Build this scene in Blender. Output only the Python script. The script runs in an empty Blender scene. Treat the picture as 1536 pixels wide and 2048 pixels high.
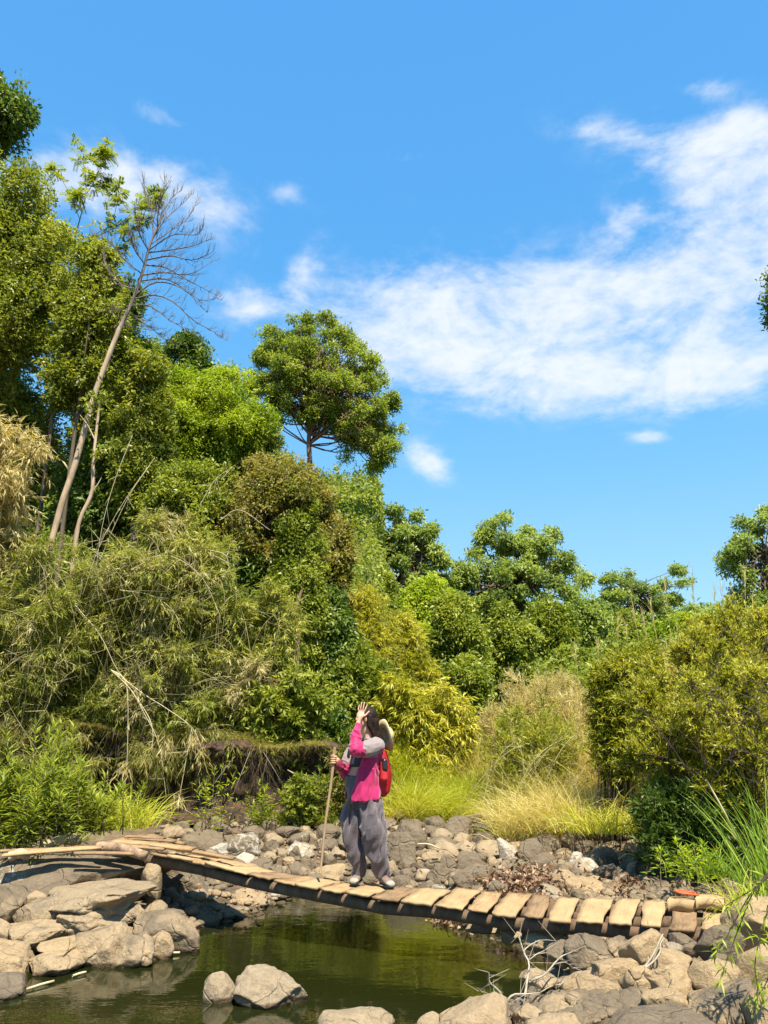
import bpy, math, random
import numpy as np
from mathutils import Vector

# ------------------------------------------------------------ camera, world, sun, exposure
sc = bpy.context.scene
FPX = 1538.0; PITCH = math.radians(15.48); EYE = 2.05
cam_d = bpy.data.cameras.new('camera'); cam = bpy.data.objects.new('camera', cam_d)
sc.collection.objects.link(cam); sc.camera = cam
cam_d.sensor_fit = 'HORIZONTAL'; cam_d.sensor_width = 36; cam_d.lens = 36*FPX/1536
cam_d.clip_start = 0.05; cam_d.clip_end = 2000
cam.location = (0, 0, EYE); cam.rotation_euler = (math.pi/2+PITCH, 0, 0)

SUN_EL = math.radians(62)
SUN_DIR = Vector((0.30*math.cos(SUN_EL)*1.0, -0.95*math.cos(SUN_EL), math.sin(SUN_EL))).normalized()  # towards the sun: high, behind the camera, a little right
sun_d = bpy.data.lights.new('sun', 'SUN'); sun = bpy.data.objects.new('sun', sun_d)
sc.collection.objects.link(sun)
sun_d.energy = 5.0; sun_d.angle = math.radians(0.55); sun_d.color = (1.0, 0.90, 0.74)
sun.rotation_euler = (-SUN_DIR).to_track_quat('-Z', 'Y').to_euler()

sc.view_settings.view_transform = 'Standard'; sc.view_settings.look = 'None'
sc.view_settings.gamma = 1; sc.view_settings.use_curve_mapping = False
sc.view_settings.exposure = 1.24
cy = sc.cycles
cy.max_bounces = 9; cy.diffuse_bounces = 6; cy.glossy_bounces = 3; cy.transmission_bounces = 4
cy.transparent_max_bounces = 10; cy.sample_clamp_indirect = 6
cy.caustics_reflective = False; cy.caustics_refractive = False

FW = np.array([0, math.cos(PITCH), math.sin(PITCH)]); UP = np.array([0, -math.sin(PITCH), math.cos(PITCH)])
def ray(px, py):
    d = FW*FPX + UP*(1024-py); d = d + np.array([px-768.0, 0, 0]); return d
def at(px, py, Y):
    d = ray(px, py); return np.array([0, 0, EYE]) + d*(Y/d[1])
def onz(px, py, z=0.0):
    d = ray(px, py); return np.array([0, 0, EYE]) + d*((z-EYE)/d[2])
def mpp(px, py, Y):      # metres per photograph pixel at that place
    d = ray(px, py); return Y/d[1]

def N(nt, typ, **kw):
    n = nt.nodes.new(typ)
    for k, v in kw.items():
        if k.startswith('i_'):
            n.inputs[k[2:].replace('_', ' ')].default_value = v
        else: setattr(n, k, v)
    return n

# sky with clouds fixed in the world by direction
w = bpy.data.worlds.new('World'); sc.world = w; w.use_nodes = True
nt = w.node_tree; nt.nodes.clear(); L = nt.links.new
def M(op, a, b=None, c=None, clamp=False):
    m = nt.nodes.new('ShaderNodeMath'); m.operation = op; m.use_clamp = clamp
    for i, v in enumerate((a, b, c)):
        if v is None: continue
        if isinstance(v, (int, float)): m.inputs[i].default_value = v
        else: L(v, m.inputs[i])
    return m.outputs[0]
sky = N(nt, 'ShaderNodeTexSky', sky_type='NISHITA', sun_disc=False)
sky.sun_elevation = SUN_EL; sky.sun_rotation = math.atan2(SUN_DIR.x, SUN_DIR.y)
sky.air_density = 1.0; sky.dust_density = 0.5; sky.ozone_density = 3.0
hs = N(nt, 'ShaderNodeHueSaturation'); hs.inputs['Saturation'].default_value = 1.2; hs.inputs['Value'].default_value = 1.0
L(sky.outputs[0], hs.inputs['Color'])
tc = N(nt, 'ShaderNodeTexCoord')
DIR = tc.outputs['Generated']
def blob(px, py, rx, ry, rot=0, s=1.0):
    c = ray(px, py); c = c/np.linalg.norm(c)
    r = ray(px+1, py); r = r/np.linalg.norm(r); r = r-c; r = r/np.linalg.norm(r)
    u = np.cross(r, c)
    a = math.radians(rot)
    ax = (r*math.cos(a)+u*math.sin(a)); bx = (u*math.cos(a)-r*math.sin(a))
    k = 1.0/np.linalg.norm(ray(px, py))
    def dotc(v, rad):
        d = nt.nodes.new('ShaderNodeVectorMath'); d.operation = 'DOT_PRODUCT'
        L(DIR, d.inputs[0]); d.inputs[1].default_value = tuple(v/(rad*k))
        return M('SUBTRACT', d.outputs['Value'], float(np.dot(c, v)/(rad*k)))
    x = dotc(ax, rx); y = dotc(bx, ry)
    q = M('ADD', M('MULTIPLY', x, x), M('MULTIPLY', y, y))
    e = M('MULTIPLY', M('POWER', 2.718, M('MULTIPLY', q, -1.0)), s*1.1)
    return e
blobs = [blob(*b) for b in (
    (1090, 640, 330, 115, -6, 0.95), (1330, 600, 330, 120, 15, .75), (1450, 320, 130, 80, 5, 1.7), (1220, 270, 110, 40, -8, .72), (980, 770, 250, 60, -5, .8),
    (1490, 470, 120, 90, 30, 1.0), (770, 635, 170, 75, 0, .8), (1440, 760, 190, 60, 5, .8), (1415, 176, 50, 20, 0, .65), (860, 925, 60, 34, -30, 1.1),
    (1250, 440, 55, 34, 20, .65), (335, 235, 60, 24, -20, .85), (290, 350, 90, 45, 0, .5), (120, 350, 160, 60, 0, .7), (430, 410, 90, 60, -30, .6), (580, 385, 45, 25, 0, .45),
    (610, 540, 60, 36, 60, .65), (495, 610, 70, 45, 0, .75), (830, 312, 50, 20, 15, .55), (1295, 873, 40, 14, 0, .65), (240, 390, 120, 70, 0, .4))]
m = blobs[0]
for b in blobs[1:]: m = M('ADD', m, b)
nz = N(nt, 'ShaderNodeTexNoise', i_Scale=8.0, i_Detail=10.0, i_Roughness=.62, i_Distortion=.55)
mp = N(nt, 'ShaderNodeMapping'); mp.inputs['Scale'].default_value = (1, 1, 1.9); mp.inputs['Location'].default_value = (.35, .1, .2)
L(DIR, mp.inputs[0]); L(mp.outputs[0], nz.inputs['Vector'])
nz2 = N(nt, 'ShaderNodeTexNoise', i_Scale=30.0, i_Detail=6.0, i_Roughness=.6)
L(mp.outputs[0], nz2.inputs['Vector'])
den = M('ADD', M('MULTIPLY', M('MINIMUM', m, 1.15), 0.72), M('ADD', M('MULTIPLY', M('SUBTRACT', nz.outputs['Fac'], .5), 2.1), M('MULTIPLY', M('SUBTRACT', nz2.outputs['Fac'], .5), 1.0)))
mr = N(nt, 'ShaderNodeMapRange', interpolation_type='SMOOTHSTEP'); mr.inputs['From Min'].default_value = .05; mr.inputs['From Max'].default_value = 1.25
L(den, mr.inputs['Value'])
cl = M('MULTIPLY', mr.outputs[0], M('MINIMUM', M('MULTIPLY', m, 1.5), 0.9))
cmix = N(nt, 'ShaderNodeMix', data_type='RGBA')
szz = N(nt, 'ShaderNodeSeparateXYZ'); L(DIR, szz.inputs[0])
def elz(py): v = ray(768, py); return v[2]/np.linalg.norm(v)
e0, e1 = elz(1300), elz(0)
rpz = nt.nodes.new('ShaderNodeValToRGB'); els = rpz.color_ramp.elements
for k_, (pp, cc) in enumerate(((0.0, (1.35, 2.35, 3.15)), (.35, (.66, 1.85, 3.12)), (.68, (.36, 1.42, 2.95)), (1.0, (.33, 1.32, 2.85)))):
    if k_ > 1: els.new(.5)
for el_, (pp, cc) in zip(els, ((0.0, (1.35, 2.35, 3.15)), (.35, (.66, 1.85, 3.12)), (.68, (.36, 1.42, 2.95)), (1.0, (.33, 1.32, 2.85)))): el_.position = pp; el_.color = (*[c_/3.2 for c_ in cc], 1)
L(M('DIVIDE', M('SUBTRACT', szz.outputs[2], e0), e1-e0, None, True), rpz.inputs[0])
rsc = nt.nodes.new('ShaderNodeVectorMath'); rsc.operation = 'SCALE'; rsc.inputs['Scale'].default_value = 2.85; L(rpz.outputs[0], rsc.inputs[0])
sm_ = N(nt, 'ShaderNodeMix', data_type='RGBA'); sm_.inputs['Factor'].default_value = .85; L(hs.outputs[0], sm_.inputs[6]); L(rsc.outputs[0], sm_.inputs[7])
L(cl, cmix.inputs['Factor']); L(sm_.outputs[2], cmix.inputs[6]); cmix.inputs[7].default_value = (2.75, 2.87, 3.0, 1)
bg = N(nt, 'ShaderNodeBackground'); bg.inputs['Strength'].default_value = 0.15
L(cmix.outputs[2], bg.inputs['Color'])
wo = N(nt, 'ShaderNodeOutputWorld'); L(bg.outputs[0], wo.inputs[0])

# ------------------------------------------------------------ helpers
rs = np.random.RandomState(11); random.seed(5)
C = sc.collection
def link(name, data, mats=(), parent=None, **tags):
    o = bpy.data.objects.new(name, data); C.objects.link(o)
    if data is not None:
        for m_ in mats: data.materials.append(m_)
    if parent is not None: o.parent = parent
    for k, v in tags.items(): o[k] = v
    return o
def thing(name, label, cat, loc=(0, 0, 0), group=None):
    o = bpy.data.objects.new(name, None); C.objects.link(o); o.location = loc
    o['label'] = label; o['category'] = cat
    if group: o['group'] = group
    return o
def unit(v):
    v = np.asarray(v, float); return v/np.maximum(np.linalg.norm(v, axis=-1, keepdims=True), 1e-9)
def rdir(n): return unit(rs.normal(size=(n, 3)))

def _h(ix, iy, iz, seed):
    n = (ix*374761393 + iy*668265263 + iz*2147483647 + seed*1274126177) & 0xffffffff
    n = ((n ^ (n >> 13))*1274126177) & 0xffffffff
    n = n ^ (n >> 16)
    return (n & 0xffff)/65535.0
def vnoise(P, seed=0):
    P = np.asarray(P, float); I = np.floor(P).astype(np.int64); f = P-I; f = f*f*(3-2*f)
    x, y, z = I[:, 0], I[:, 1], I[:, 2]; r = 0
    for dx in (0, 1):
        wx = f[:, 0] if dx else 1-f[:, 0]
        for dy in (0, 1):
            wy = f[:, 1] if dy else 1-f[:, 1]
            for dz in (0, 1):
                wz = f[:, 2] if dz else 1-f[:, 2]
                r = r + wx*wy*wz*_h(x+dx, y+dy, z+dz, seed)
    return r*2-1
def fbm(P, seed=0, octv=4, rough=.5):
    a = 1; s = 0; t = 0; P = np.asarray(P, float)
    for i in range(octv):
        s = s + a*vnoise(P*(2.03**i)+i*17.3, seed+i); t += a; a *= rough
    return s/t
def fbm2(x, y, seed=0, octv=4):
    sh = np.shape(x); P = np.stack([np.ravel(x), np.ravel(y), np.zeros(np.size(x))], 1)
    return fbm(P, seed, octv).reshape(sh)

def np_mesh(name, V, Fc, attr=None, smooth=False, midx=None):
    """V (n,3); Fc (m,k) face indices, all faces with k corners"""
    V = np.asarray(V, np.float32); Fc = np.asarray(Fc, np.int32)
    me = bpy.data.meshes.new(name); k = Fc.shape[1]
    me.vertices.add(len(V)); me.vertices.foreach_set('co', V.ravel())
    me.loops.add(Fc.size); me.loops.foreach_set('vertex_index', Fc.ravel())
    me.polygons.add(len(Fc)); me.polygons.foreach_set('loop_start', np.arange(0, Fc.size, k, dtype=np.int32))
    if midx is not None: me.polygons.foreach_set('material_index', np.asarray(midx, np.int32))
    me.update(calc_edges=True)
    if smooth: me.polygons.foreach_set('use_smooth', np.ones(len(Fc), bool))
    if attr is not None:
        a = me.attributes.new('rnd', 'FLOAT', 'POINT'); a.data.foreach_set('value', np.asarray(attr, np.float32))
    return me

class Acc:
    def __init__(s): s.V = []; s.F = []; s.R = []; s.n = 0
    def add(s, V, Fc, r=None):
        V = np.asarray(V, float).reshape(-1, 3); Fc = np.asarray(Fc, int)
        s.V.append(V); s.F.append(Fc+s.n); s.n += len(V)
        s.R.append(np.full(len(V), .5) if r is None else np.broadcast_to(np.asarray(r, float), (len(V),)))
    def leaves(s, B, D, NN, Ln, W, rnd, fold=.25, belly=.42):
        """rhombic folded leaves: base B, direction D, normal NN"""
        n = len(B)
        if n == 0: return
        Ln = np.broadcast_to(np.asarray(Ln, float), (n,))[:, None]; W = np.broadcast_to(np.asarray(W, float), (n,))[:, None]
        D = unit(D); S = unit(np.cross(D, NN)); U = np.cross(S, D)
        mid = B+D*Ln*belly
        V = np.stack([B, mid+S*W*.5+U*W*fold, B+D*Ln-U*Ln*.12, mid-S*W*.5+U*W*fold], 1).reshape(-1, 3)
        Fc = np.arange(n*4).reshape(n, 4)
        s.add(V, Fc, np.repeat(rnd, 4))
    def blades(s, B, D, Ln, W, droop, rnd, seg=4):
        n = len(B); D = unit(D); Ln = np.broadcast_to(np.asarray(Ln, float), (n,)); W = np.broadcast_to(np.asarray(W, float), (n,))
        side = unit(np.cross(D, unit(np.concatenate([rs.normal(size=(n, 2)), np.zeros((n, 1))], 1))))
        dr = np.broadcast_to(np.asarray(droop, float), (n,))
        out = unit(np.concatenate([D[:, :2], np.zeros((n, 1))], 1)+1e-6)
        P = []
        for i in range(seg+1):
            t = i/seg
            c = B + D*(Ln*t)[:, None] + out*(dr*Ln*t*t*.55)[:, None] - np.array([0, 0, 1])*(dr*Ln*t**2.4*.75)[:, None]
            wv = (W*(1-t**1.6)*.5+W*.02)[:, None]
            P += [c-side*wv, c+side*wv]
        V = np.stack(P, 1).reshape(-1, 3); k = 2*(seg+1)
        f = np.array([[2*i, 2*i+1, 2*i+3, 2*i+2] for i in range(seg)])
        Fc = (np.arange(n)[:, None, None]*k+f[None]).reshape(-1, 4)
        s.add(V, Fc, np.repeat(rnd, k))
    def sticks(s, A, B, ra, rb, rnd=None, sides=3):
        """straight thin twigs A->B, vectorised"""
        A = np.asarray(A, float); B = np.asarray(B, float); n = len(A)
        if n == 0: return
        D = unit(B-A); ref = np.where(np.abs(D[:, 2:3]) > .9, np.array([[1., 0, 0]]), np.array([[0, 0, 1.]]))
        X = unit(np.cross(D, ref)); Y = np.cross(D, X)
        ra = np.broadcast_to(np.asarray(ra, float), (n,))[:, None]; rb = np.broadcast_to(np.asarray(rb, float), (n,))[:, None]
        P = []
        for k in range(sides):
            a = 2*math.pi*k/sides; o = X*math.cos(a)+Y*math.sin(a); P += [A+o*ra, B+o*rb]
        V = np.stack(P, 1).reshape(-1, 3)
        f = np.array([[2*k, 2*((k+1) % sides), 2*((k+1) % sides)+1, 2*k+1] for k in range(sides)])
        Fc = (np.arange(n)[:, None, None]*2*sides+f[None]).reshape(-1, 4)
        s.add(V, Fc, None if rnd is None else np.repeat(rnd, 2*sides))
    def tube(s, P, R, sides=8, rnd=.5, jit=0, cap=True):
        P = np.asarray(P, float); n = len(P); R = np.broadcast_to(np.asarray(R, float), (n,))
        T = np.gradient(P, axis=0); T = unit(T)
        ref = np.array([0, 0, 1.]) if abs(T[0][2]) < .9 else np.array([1., 0, 0])
        X = unit(np.cross(T[0], ref)); rings = []
        for i in range(n):
            X = unit(X-T[i]*np.dot(X, T[i])); Yv = np.cross(T[i], X)
            a = np.arange(sides)*2*math.pi/sides
            rr = R[i]*(1+jit*rs.uniform(-1, 1, sides)) if jit else R[i]
            rings.append(P[i]+(np.cos(a)*rr)[:, None]*X+(np.sin(a)*rr)[:, None]*Yv)
        V = np.concatenate(rings); Fc = []
        for i in range(n-1):
            for k in range(sides):
                k2 = (k+1) % sides; Fc.append([i*sides+k, i*sides+k2, (i+1)*sides+k2, (i+1)*sides+k])
        if cap and sides % 2 == 0:
            for base in (0, (n-1)*sides):
                idx = [base+k for k in range(sides)]
                for k in range(1, sides-2, 2): Fc.append([idx[0], idx[k], idx[k+1], idx[k+2]])
        s.add(V, Fc, rnd)
    def mesh(s, name, smooth=False):
        if not s.V: return None
        return np_mesh(name, np.concatenate(s.V), np.concatenate(s.F), np.concatenate(s.R), smooth)
    def obj(s, name, mat, parent=None, smooth=False, **t):
        me = s.mesh(name, smooth)
        if me is None: return None
        return link(name, me, [mat], parent, **t)

def curve(pts, n=12):
    """Catmull-Rom through pts"""
    P = np.asarray(pts, float)
    P = np.vstack([2*P[0]-P[1], P, 2*P[-1]-P[-2]]); out = []
    m_ = len(P)-3
    for i in range(n):
        t = i/(n-1)*m_; k = min(int(t), m_-1); u = t-k
        a, b, c, d = P[k:k+4]
        out.append(.5*((2*b)+(c-a)*u+(2*a-5*b+4*c-d)*u*u+(3*b-a-3*c+d)*u**3))
    return np.array(out)

# ------------------------------------------------------------ materials
def mat(name):
    m_ = bpy.data.materials.new(name); m_.use_nodes = True; m_.node_tree.nodes.clear(); return m_, m_.node_tree
def ramp(nt_, stops):
    r = nt_.nodes.new('ShaderNodeValToRGB'); e = r.color_ramp.elements
    while len(e) < len(stops): e.new(.5)
    for el, (p, c) in zip(e, stops): el.position = p; el.color = (*c, 1)
    return r
def leaf_mat(name, cols, trans=.32, rough=.45, spec=.35, dry=0.0, dcol=(.30, .22, .10), tb=1.25):
    m_, t = mat(name); l = t.links.new
    a = N(t, 'ShaderNodeAttribute', attribute_name='rnd')
    k = len(cols); rp = ramp(t, [(i/(k-1), c) for i, c in enumerate(cols)])
    l(a.outputs['Fac'], rp.inputs[0])
    col = rp.outputs[0]
    geo = N(t, 'ShaderNodeNewGeometry')
    nz_ = N(t, 'ShaderNodeTexNoise', i_Scale=.9, i_Detail=3.0); l(geo.outputs['Position'], nz_.inputs['Vector'])
    if dry > 0:
        mr_ = N(t, 'ShaderNodeMapRange'); mr_.inputs['From Min'].default_value = .62-dry*.45; mr_.inputs['From Max'].default_value = .72-dry*.3
        ad = N(t, 'ShaderNodeMath', operation='MULTIPLY_ADD'); ad.inputs[1].default_value = .35; l(a.outputs['Fac'], ad.inputs[0])
        sb = N(t, 'ShaderNodeMath', operation='SUBTRACT'); l(nz_.outputs['Fac'], sb.inputs[0]); sb.inputs[1].default_value = .17
        l(sb.outputs[0], ad.inputs[2]); l(ad.outputs[0], mr_.inputs['Value'])
        mx = N(t, 'ShaderNodeMix', data_type='RGBA'); l(mr_.outputs[0], mx.inputs['Factor']); l(col, mx.inputs[6]); mx.inputs[7].default_value = (*dcol, 1); col = mx.outputs[2]
    p = N(t, 'ShaderNodeBsdfPrincipled'); l(col, p.inputs['Base Color']); p.inputs['Roughness'].default_value = rough
    p.inputs['Specular IOR Level'].default_value = spec
    tr = N(t, 'ShaderNodeBsdfTranslucent')
    g = N(t, 'ShaderNodeMix', data_type='RGBA', blend_type='MULTIPLY'); g.inputs['Factor'].default_value = 1
    l(col, g.inputs[6]); g.inputs[7].default_value = (tb*1.05, tb, tb*.45, 1); l(g.outputs[2], tr.inputs['Color'])
    ms = N(t, 'ShaderNodeMixShader'); ms.inputs[0].default_value = trans
    l(p.outputs[0], ms.inputs[1]); l(tr.outputs[0], ms.inputs[2])
    o = N(t, 'ShaderNodeOutputMaterial'); l(ms.outputs[0], o.inputs[0]); return m_
def bark_mat(name, c1, c2, scale=6, rough=.85, stretch=(1, 1, .2), bump=.4):
    m_, t = mat(name); l = t.links.new
    tc_ = N(t, 'ShaderNodeTexCoord'); mp_ = N(t, 'ShaderNodeMapping'); mp_.inputs['Scale'].default_value = stretch
    l(tc_.outputs['Object'], mp_.inputs[0])
    nz_ = N(t, 'ShaderNodeTexNoise', i_Scale=float(scale), i_Detail=6.0, i_Roughness=.65); l(mp_.outputs[0], nz_.inputs['Vector'])
    rp = ramp(t, [(.3, c1), (.7, c2)]); l(nz_.outputs['Fac'], rp.inputs[0])
    p = N(t, 'ShaderNodeBsdfPrincipled'); l(rp.outputs[0], p.inputs['Base Color']); p.inputs['Roughness'].default_value = rough
    b = N(t, 'ShaderNodeBump', i_Strength=bump, i_Distance=.02); l(nz_.outputs['Fac'], b.inputs['Height']); l(b.outputs[0], p.inputs['Normal'])
    o = N(t, 'ShaderNodeOutputMaterial'); l(p.outputs[0], o.inputs[0]); return m_
def plain(name, c, rough=.6, nscale=0, c2=None, bump=0, spec=.5, sheen=0):
    m_, t = mat(name); l = t.links.new
    p = N(t, 'ShaderNodeBsdfPrincipled'); p.inputs['Base Color'].default_value = (*c, 1); p.inputs['Roughness'].default_value = rough
    p.inputs['Specular IOR Level'].default_value = spec
    if sheen: p.inputs['Sheen Weight'].default_value = sheen
    if nscale:
        tc_ = N(t, 'ShaderNodeTexCoord'); nz_ = N(t, 'ShaderNodeTexNoise', i_Scale=float(nscale), i_Detail=5.0); l(tc_.outputs['Object'], nz_.inputs['Vector'])
        rp = ramp(t, [(.35, c), (.65, c2 or c)]); l(nz_.outputs['Fac'], rp.inputs[0]); l(rp.outputs[0], p.inputs['Base Color'])
        if bump:
            b = N(t, 'ShaderNodeBump', i_Strength=bump, i_Distance=.01); l(nz_.outputs['Fac'], b.inputs['Height']); l(b.outputs[0], p.inputs['Normal'])
    o = N(t, 'ShaderNodeOutputMaterial'); l(p.outputs[0], o.inputs[0]); return m_

def rock_mat():
    """object colour: R = share of dark patina, G = share of pale lichen, B = warmth of the stone"""
    m_, t = mat('rock'); l = t.links.new
    oi = N(t, 'ShaderNodeObjectInfo'); sp = N(t, 'ShaderNodeSeparateColor'); l(oi.outputs['Color'], sp.inputs[0])
    geo = N(t, 'ShaderNodeNewGeometry'); tc_ = N(t, 'ShaderNodeTexCoord')
    pos = geo.outputs['Position']
    def nz_(s, d=6.0, r=.6, dist=0.0, v=pos):
        n = N(t, 'ShaderNodeTexNoise', i_Scale=float(s), i_Detail=d, i_Roughness=r, i_Distortion=dist); l(v, n.inputs['Vector']); return n.outputs['Fac']
    def mt(op, a, b=0.0, cl_=False):
        n = N(t, 'ShaderNodeMath', operation=op, use_clamp=cl_)
        for i, v in enumerate((a, b)):
            if isinstance(v, (int, float)): n.inputs[i].default_value = v
            else: l(v, n.inputs[i])
        return n.outputs[0]
    def mr_(v, a, b):
        n = N(t, 'ShaderNodeMapRange', interpolation_type='SMOOTHSTEP'); n.inputs['From Min'].default_value = a; n.inputs['From Max'].default_value = b; l(v, n.inputs['Value']); return n.outputs[0]
    def mix(f, a, b, bt='MIX'):
        n = N(t, 'ShaderNodeMix', data_type='RGBA', blend_type=bt)
        for i, v in ((0, f), (6, a), (7, b)):
            if isinstance(v, (int, float)): n.inputs[i].default_value = v
            elif isinstance(v, tuple): n.inputs[i].default_value = (*v, 1)
            else: l(v, n.inputs[i])
        return n.outputs[2]
    fine = nz_(38, 8.0, .7); med = nz_(7, 6.0, .6); big = nz_(2.2, 4.0, .55)
    tan = mix(med, (.23, .160, .085), (.42, .315, .180)); grey = mix(med, (.15, .13, .095), (.28, .245, .185))
    base = mix(sp.outputs[2], grey, tan)
    pt = mix(med, (.090, .069, .044), (.215, .170, .112))
    # patina: more on the old upper surface of the stone, ragged edge
    oz = N(t, 'ShaderNodeSeparateXYZ'); l(geo.outputs['Normal'], oz.inputs[0])
    v = mt('ADD', mt('MULTIPLY', mt('SUBTRACT', big, .5), 2.2), mt('ADD', mt('MULTIPLY', oz.outputs[2], .25), mt('MULTIPLY', mt('SUBTRACT', med, .5), .9)))
    thr = mt('SUBTRACT', mt('ADD', v, mt('MULTIPLY', sp.outputs[0], 2.0)), 1.0)
    col = mix(mr_(thr, -.12, .25), base, pt)
    ln = nz_(15, 5.0, .65, .8); lb = nz_(1.3, 2.0, .5)
    lt = mt('ADD', mt('ADD', ln, mt('MULTIPLY', lb, .8)), mt('MULTIPLY', sp.outputs[1], .5))
    col = mix(mt('MULTIPLY', mr_(lt, 1.24, 1.36), .75), col, (.42, .39, .32))
    spk = mix(fine, (.45, .45, .45), (1.42, 1.42, 1.42)); col = mix(1.0, col, spk, 'MULTIPLY')
    # wet foot of the stones that stand in the pool
    pz = N(t, 'ShaderNodeSeparateXYZ'); l(pos, pz.inputs[0])
    wet = mt('SUBTRACT', 1.0, mr_(mt('SUBTRACT', pz.outputs[2], mt('MULTIPLY', mt('SUBTRACT', med, .5), .09)), .022, .05))
    col2 = mix(wet, col, mix(1.0, col, (.30, .27, .22), 'MULTIPLY'))
    p = N(t, 'ShaderNodeBsdfPrincipled'); l(col2, p.inputs['Base Color'])
    rg = mix(wet, (.82, .82, .82), (.35, .35, .35)); l(rg, p.inputs['Roughness']); p.inputs['Specular IOR Level'].default_value = .3
    vo = N(t, 'ShaderNodeTexVoronoi', feature='DISTANCE_TO_EDGE', i_Scale=2.6); 
    wv = N(t, 'ShaderNodeMix', data_type='VECTOR'); wv.inputs[0].default_value = .12
    nv = N(t, 'ShaderNodeTexNoise', i_Scale=5.0, i_Detail=3.0); l(pos, nv.inputs['Vector']); l(pos, wv.inputs[4]); l(nv.outputs['Color'], wv.inputs[5]); l(wv.outputs[1], vo.inputs['Vector'])
    crack = mr_(vo.outputs['Distance'], 0.0, .03)
    h = mt('ADD', mt('ADD', mt('MULTIPLY', med, .8), mt('MULTIPLY', fine, .35)), mt('MULTIPLY', crack, .22))
    b = N(t, 'ShaderNodeBump', i_Strength=1.0, i_Distance=.055); l(h, b.inputs['Height']); l(b.outputs[0], p.inputs['Normal'])
    o = N(t, 'ShaderNodeOutputMaterial'); l(p.outputs[0], o.inputs[0]); return m_
ROCK = rock_mat()

def wood_mat(name, dark, light):
    """sawn boards: grain runs along the boards, which lie across the bridge"""
    m_, t = mat(name); l = t.links.new
    tc_ = N(t, 'ShaderNodeTexCoord'); a = N(t, 'ShaderNodeAttribute', attribute_name='rnd')
    mp_ = N(t, 'ShaderNodeMapping'); mp_.inputs['Rotation'].default_value = (0, 0, math.radians(23)); l(tc_.outputs['Object'], mp_.inputs[0])
    m2 = N(t, 'ShaderNodeMapping'); m2.inputs['Scale'].default_value = (30, 1.6, 30); l(mp_.outputs[0], m2.inputs[0])
    g = N(t, 'ShaderNodeTexNoise', i_Scale=1.6, i_Detail=6.0, i_Roughness=.65, i_Distortion=.6); l(m2.outputs[0], g.inputs['Vector'])
    b = N(t, 'ShaderNodeTexNoise', i_Scale=5.0, i_Detail=4.0); l(mp_.outputs[0], b.inputs['Vector'])
    ad = N(t, 'ShaderNodeMath', operation='MULTIPLY_ADD'); l(b.outputs['Fac'], ad.inputs[0]); ad.inputs[1].default_value = .9; l(g.outputs['Fac'], ad.inputs[2])
    a2 = N(t, 'ShaderNodeMath', operation='MULTIPLY_ADD'); l(a.outputs['Fac'], a2.inputs[0]); a2.inputs[1].default_value = .35; l(ad.outputs[0], a2.inputs[2])
    mr_ = N(t, 'ShaderNodeMapRange'); mr_.inputs['From Min'].default_value = .72; mr_.inputs['From Max'].default_value = 1.45; l(a2.outputs[0], mr_.inputs[0])
    r = ramp(t, [(0, dark), (.35, tuple((x*.45+y*.55) for x, y in zip(dark, light))), (1, light)]); l(mr_.outputs[0], r.inputs[0])
    # mud, dark splits
    k = N(t, 'ShaderNodeMapRange', interpolation_type='SMOOTHSTEP'); k.inputs['From Min'].default_value = .36; k.inputs['From Max'].default_value = .27; l(g.outputs['Fac'], k.inputs[0])
    mx = N(t, 'ShaderNodeMix', data_type='RGBA'); l(k.outputs[0], mx.inputs[0]); l(r.outputs[0], mx.inputs[6]); mx.inputs[7].default_value = (.05, .03, .016, 1)
    p = N(t, 'ShaderNodeBsdfPrincipled'); l(mx.outputs[2], p.inputs['Base Color']); p.inputs['Roughness'].default_value = .8; p.inputs['Specular IOR Level'].default_value = .25
    bp = N(t, 'ShaderNodeBump', i_Strength=.5, i_Distance=.006); l(g.outputs['Fac'], bp.inputs['Height']); l(bp.outputs[0], p.inputs['Normal'])
    o = N(t, 'ShaderNodeOutputMaterial'); l(p.outputs[0], o.inputs[0]); return m_
# ------------------------------------------------------------ terrain
POOL = np.array([onz(x, y)[:2] for x, y in ((-400, 1960), (-150, 1900), (60, 1880), (150, 1872), (240, 1866), (330, 1862), (395, 1860), (404, 1852), (440, 1845), (520, 1822), (560, 1802), (600, 1788),
        (700, 1782), (800, 1786), (880, 1800), (930, 1846), (1000, 1866), (1060, 1888), (1128, 1925), (1118, 1955), (1080, 1985), (1010, 2012), (930, 2060))] + [np.array(p) for p in ((.6, 5.2), (.5, 4.2), (-3.5, 4.2), (-6.5, 5.0), (-6.2, 6.2))])
def sdf(x, y):
    """signed distance to the pool edge, negative inside"""
    x = np.asarray(x, float); y = np.asarray(y, float); d = np.full(x.shape, 1e9); ins = np.zeros(x.shape, bool)
    n = len(POOL)
    for i in range(n):
        a = POOL[i]; b = POOL[(i+1) % n]; e = b-a
        t = np.clip(((x-a[0])*e[0]+(y-a[1])*e[1])/(e@e), 0, 1)
        d = np.minimum(d, np.hypot(x-a[0]-t*e[0], y-a[1]-t*e[1]))
        c = (a[1] > y) != (b[1] > y)
        xi = a[0]+(y-a[1])/(e[1] if abs(e[1]) > 1e-9 else 1e-9)*e[0]
        ins ^= c & (x < xi)
    return np.where(ins, -d, d)
def sstep(v, a, b):
    t = np.clip((v-a)/(b-a), 0, 1); return t*t*(3-2*t)
def bank_y(x):       # where the cut bank stands
    return 13.6+.25*np.sin(x*.9+1)+.5*np.clip(x+1, -8, 0)*-.0
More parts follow.
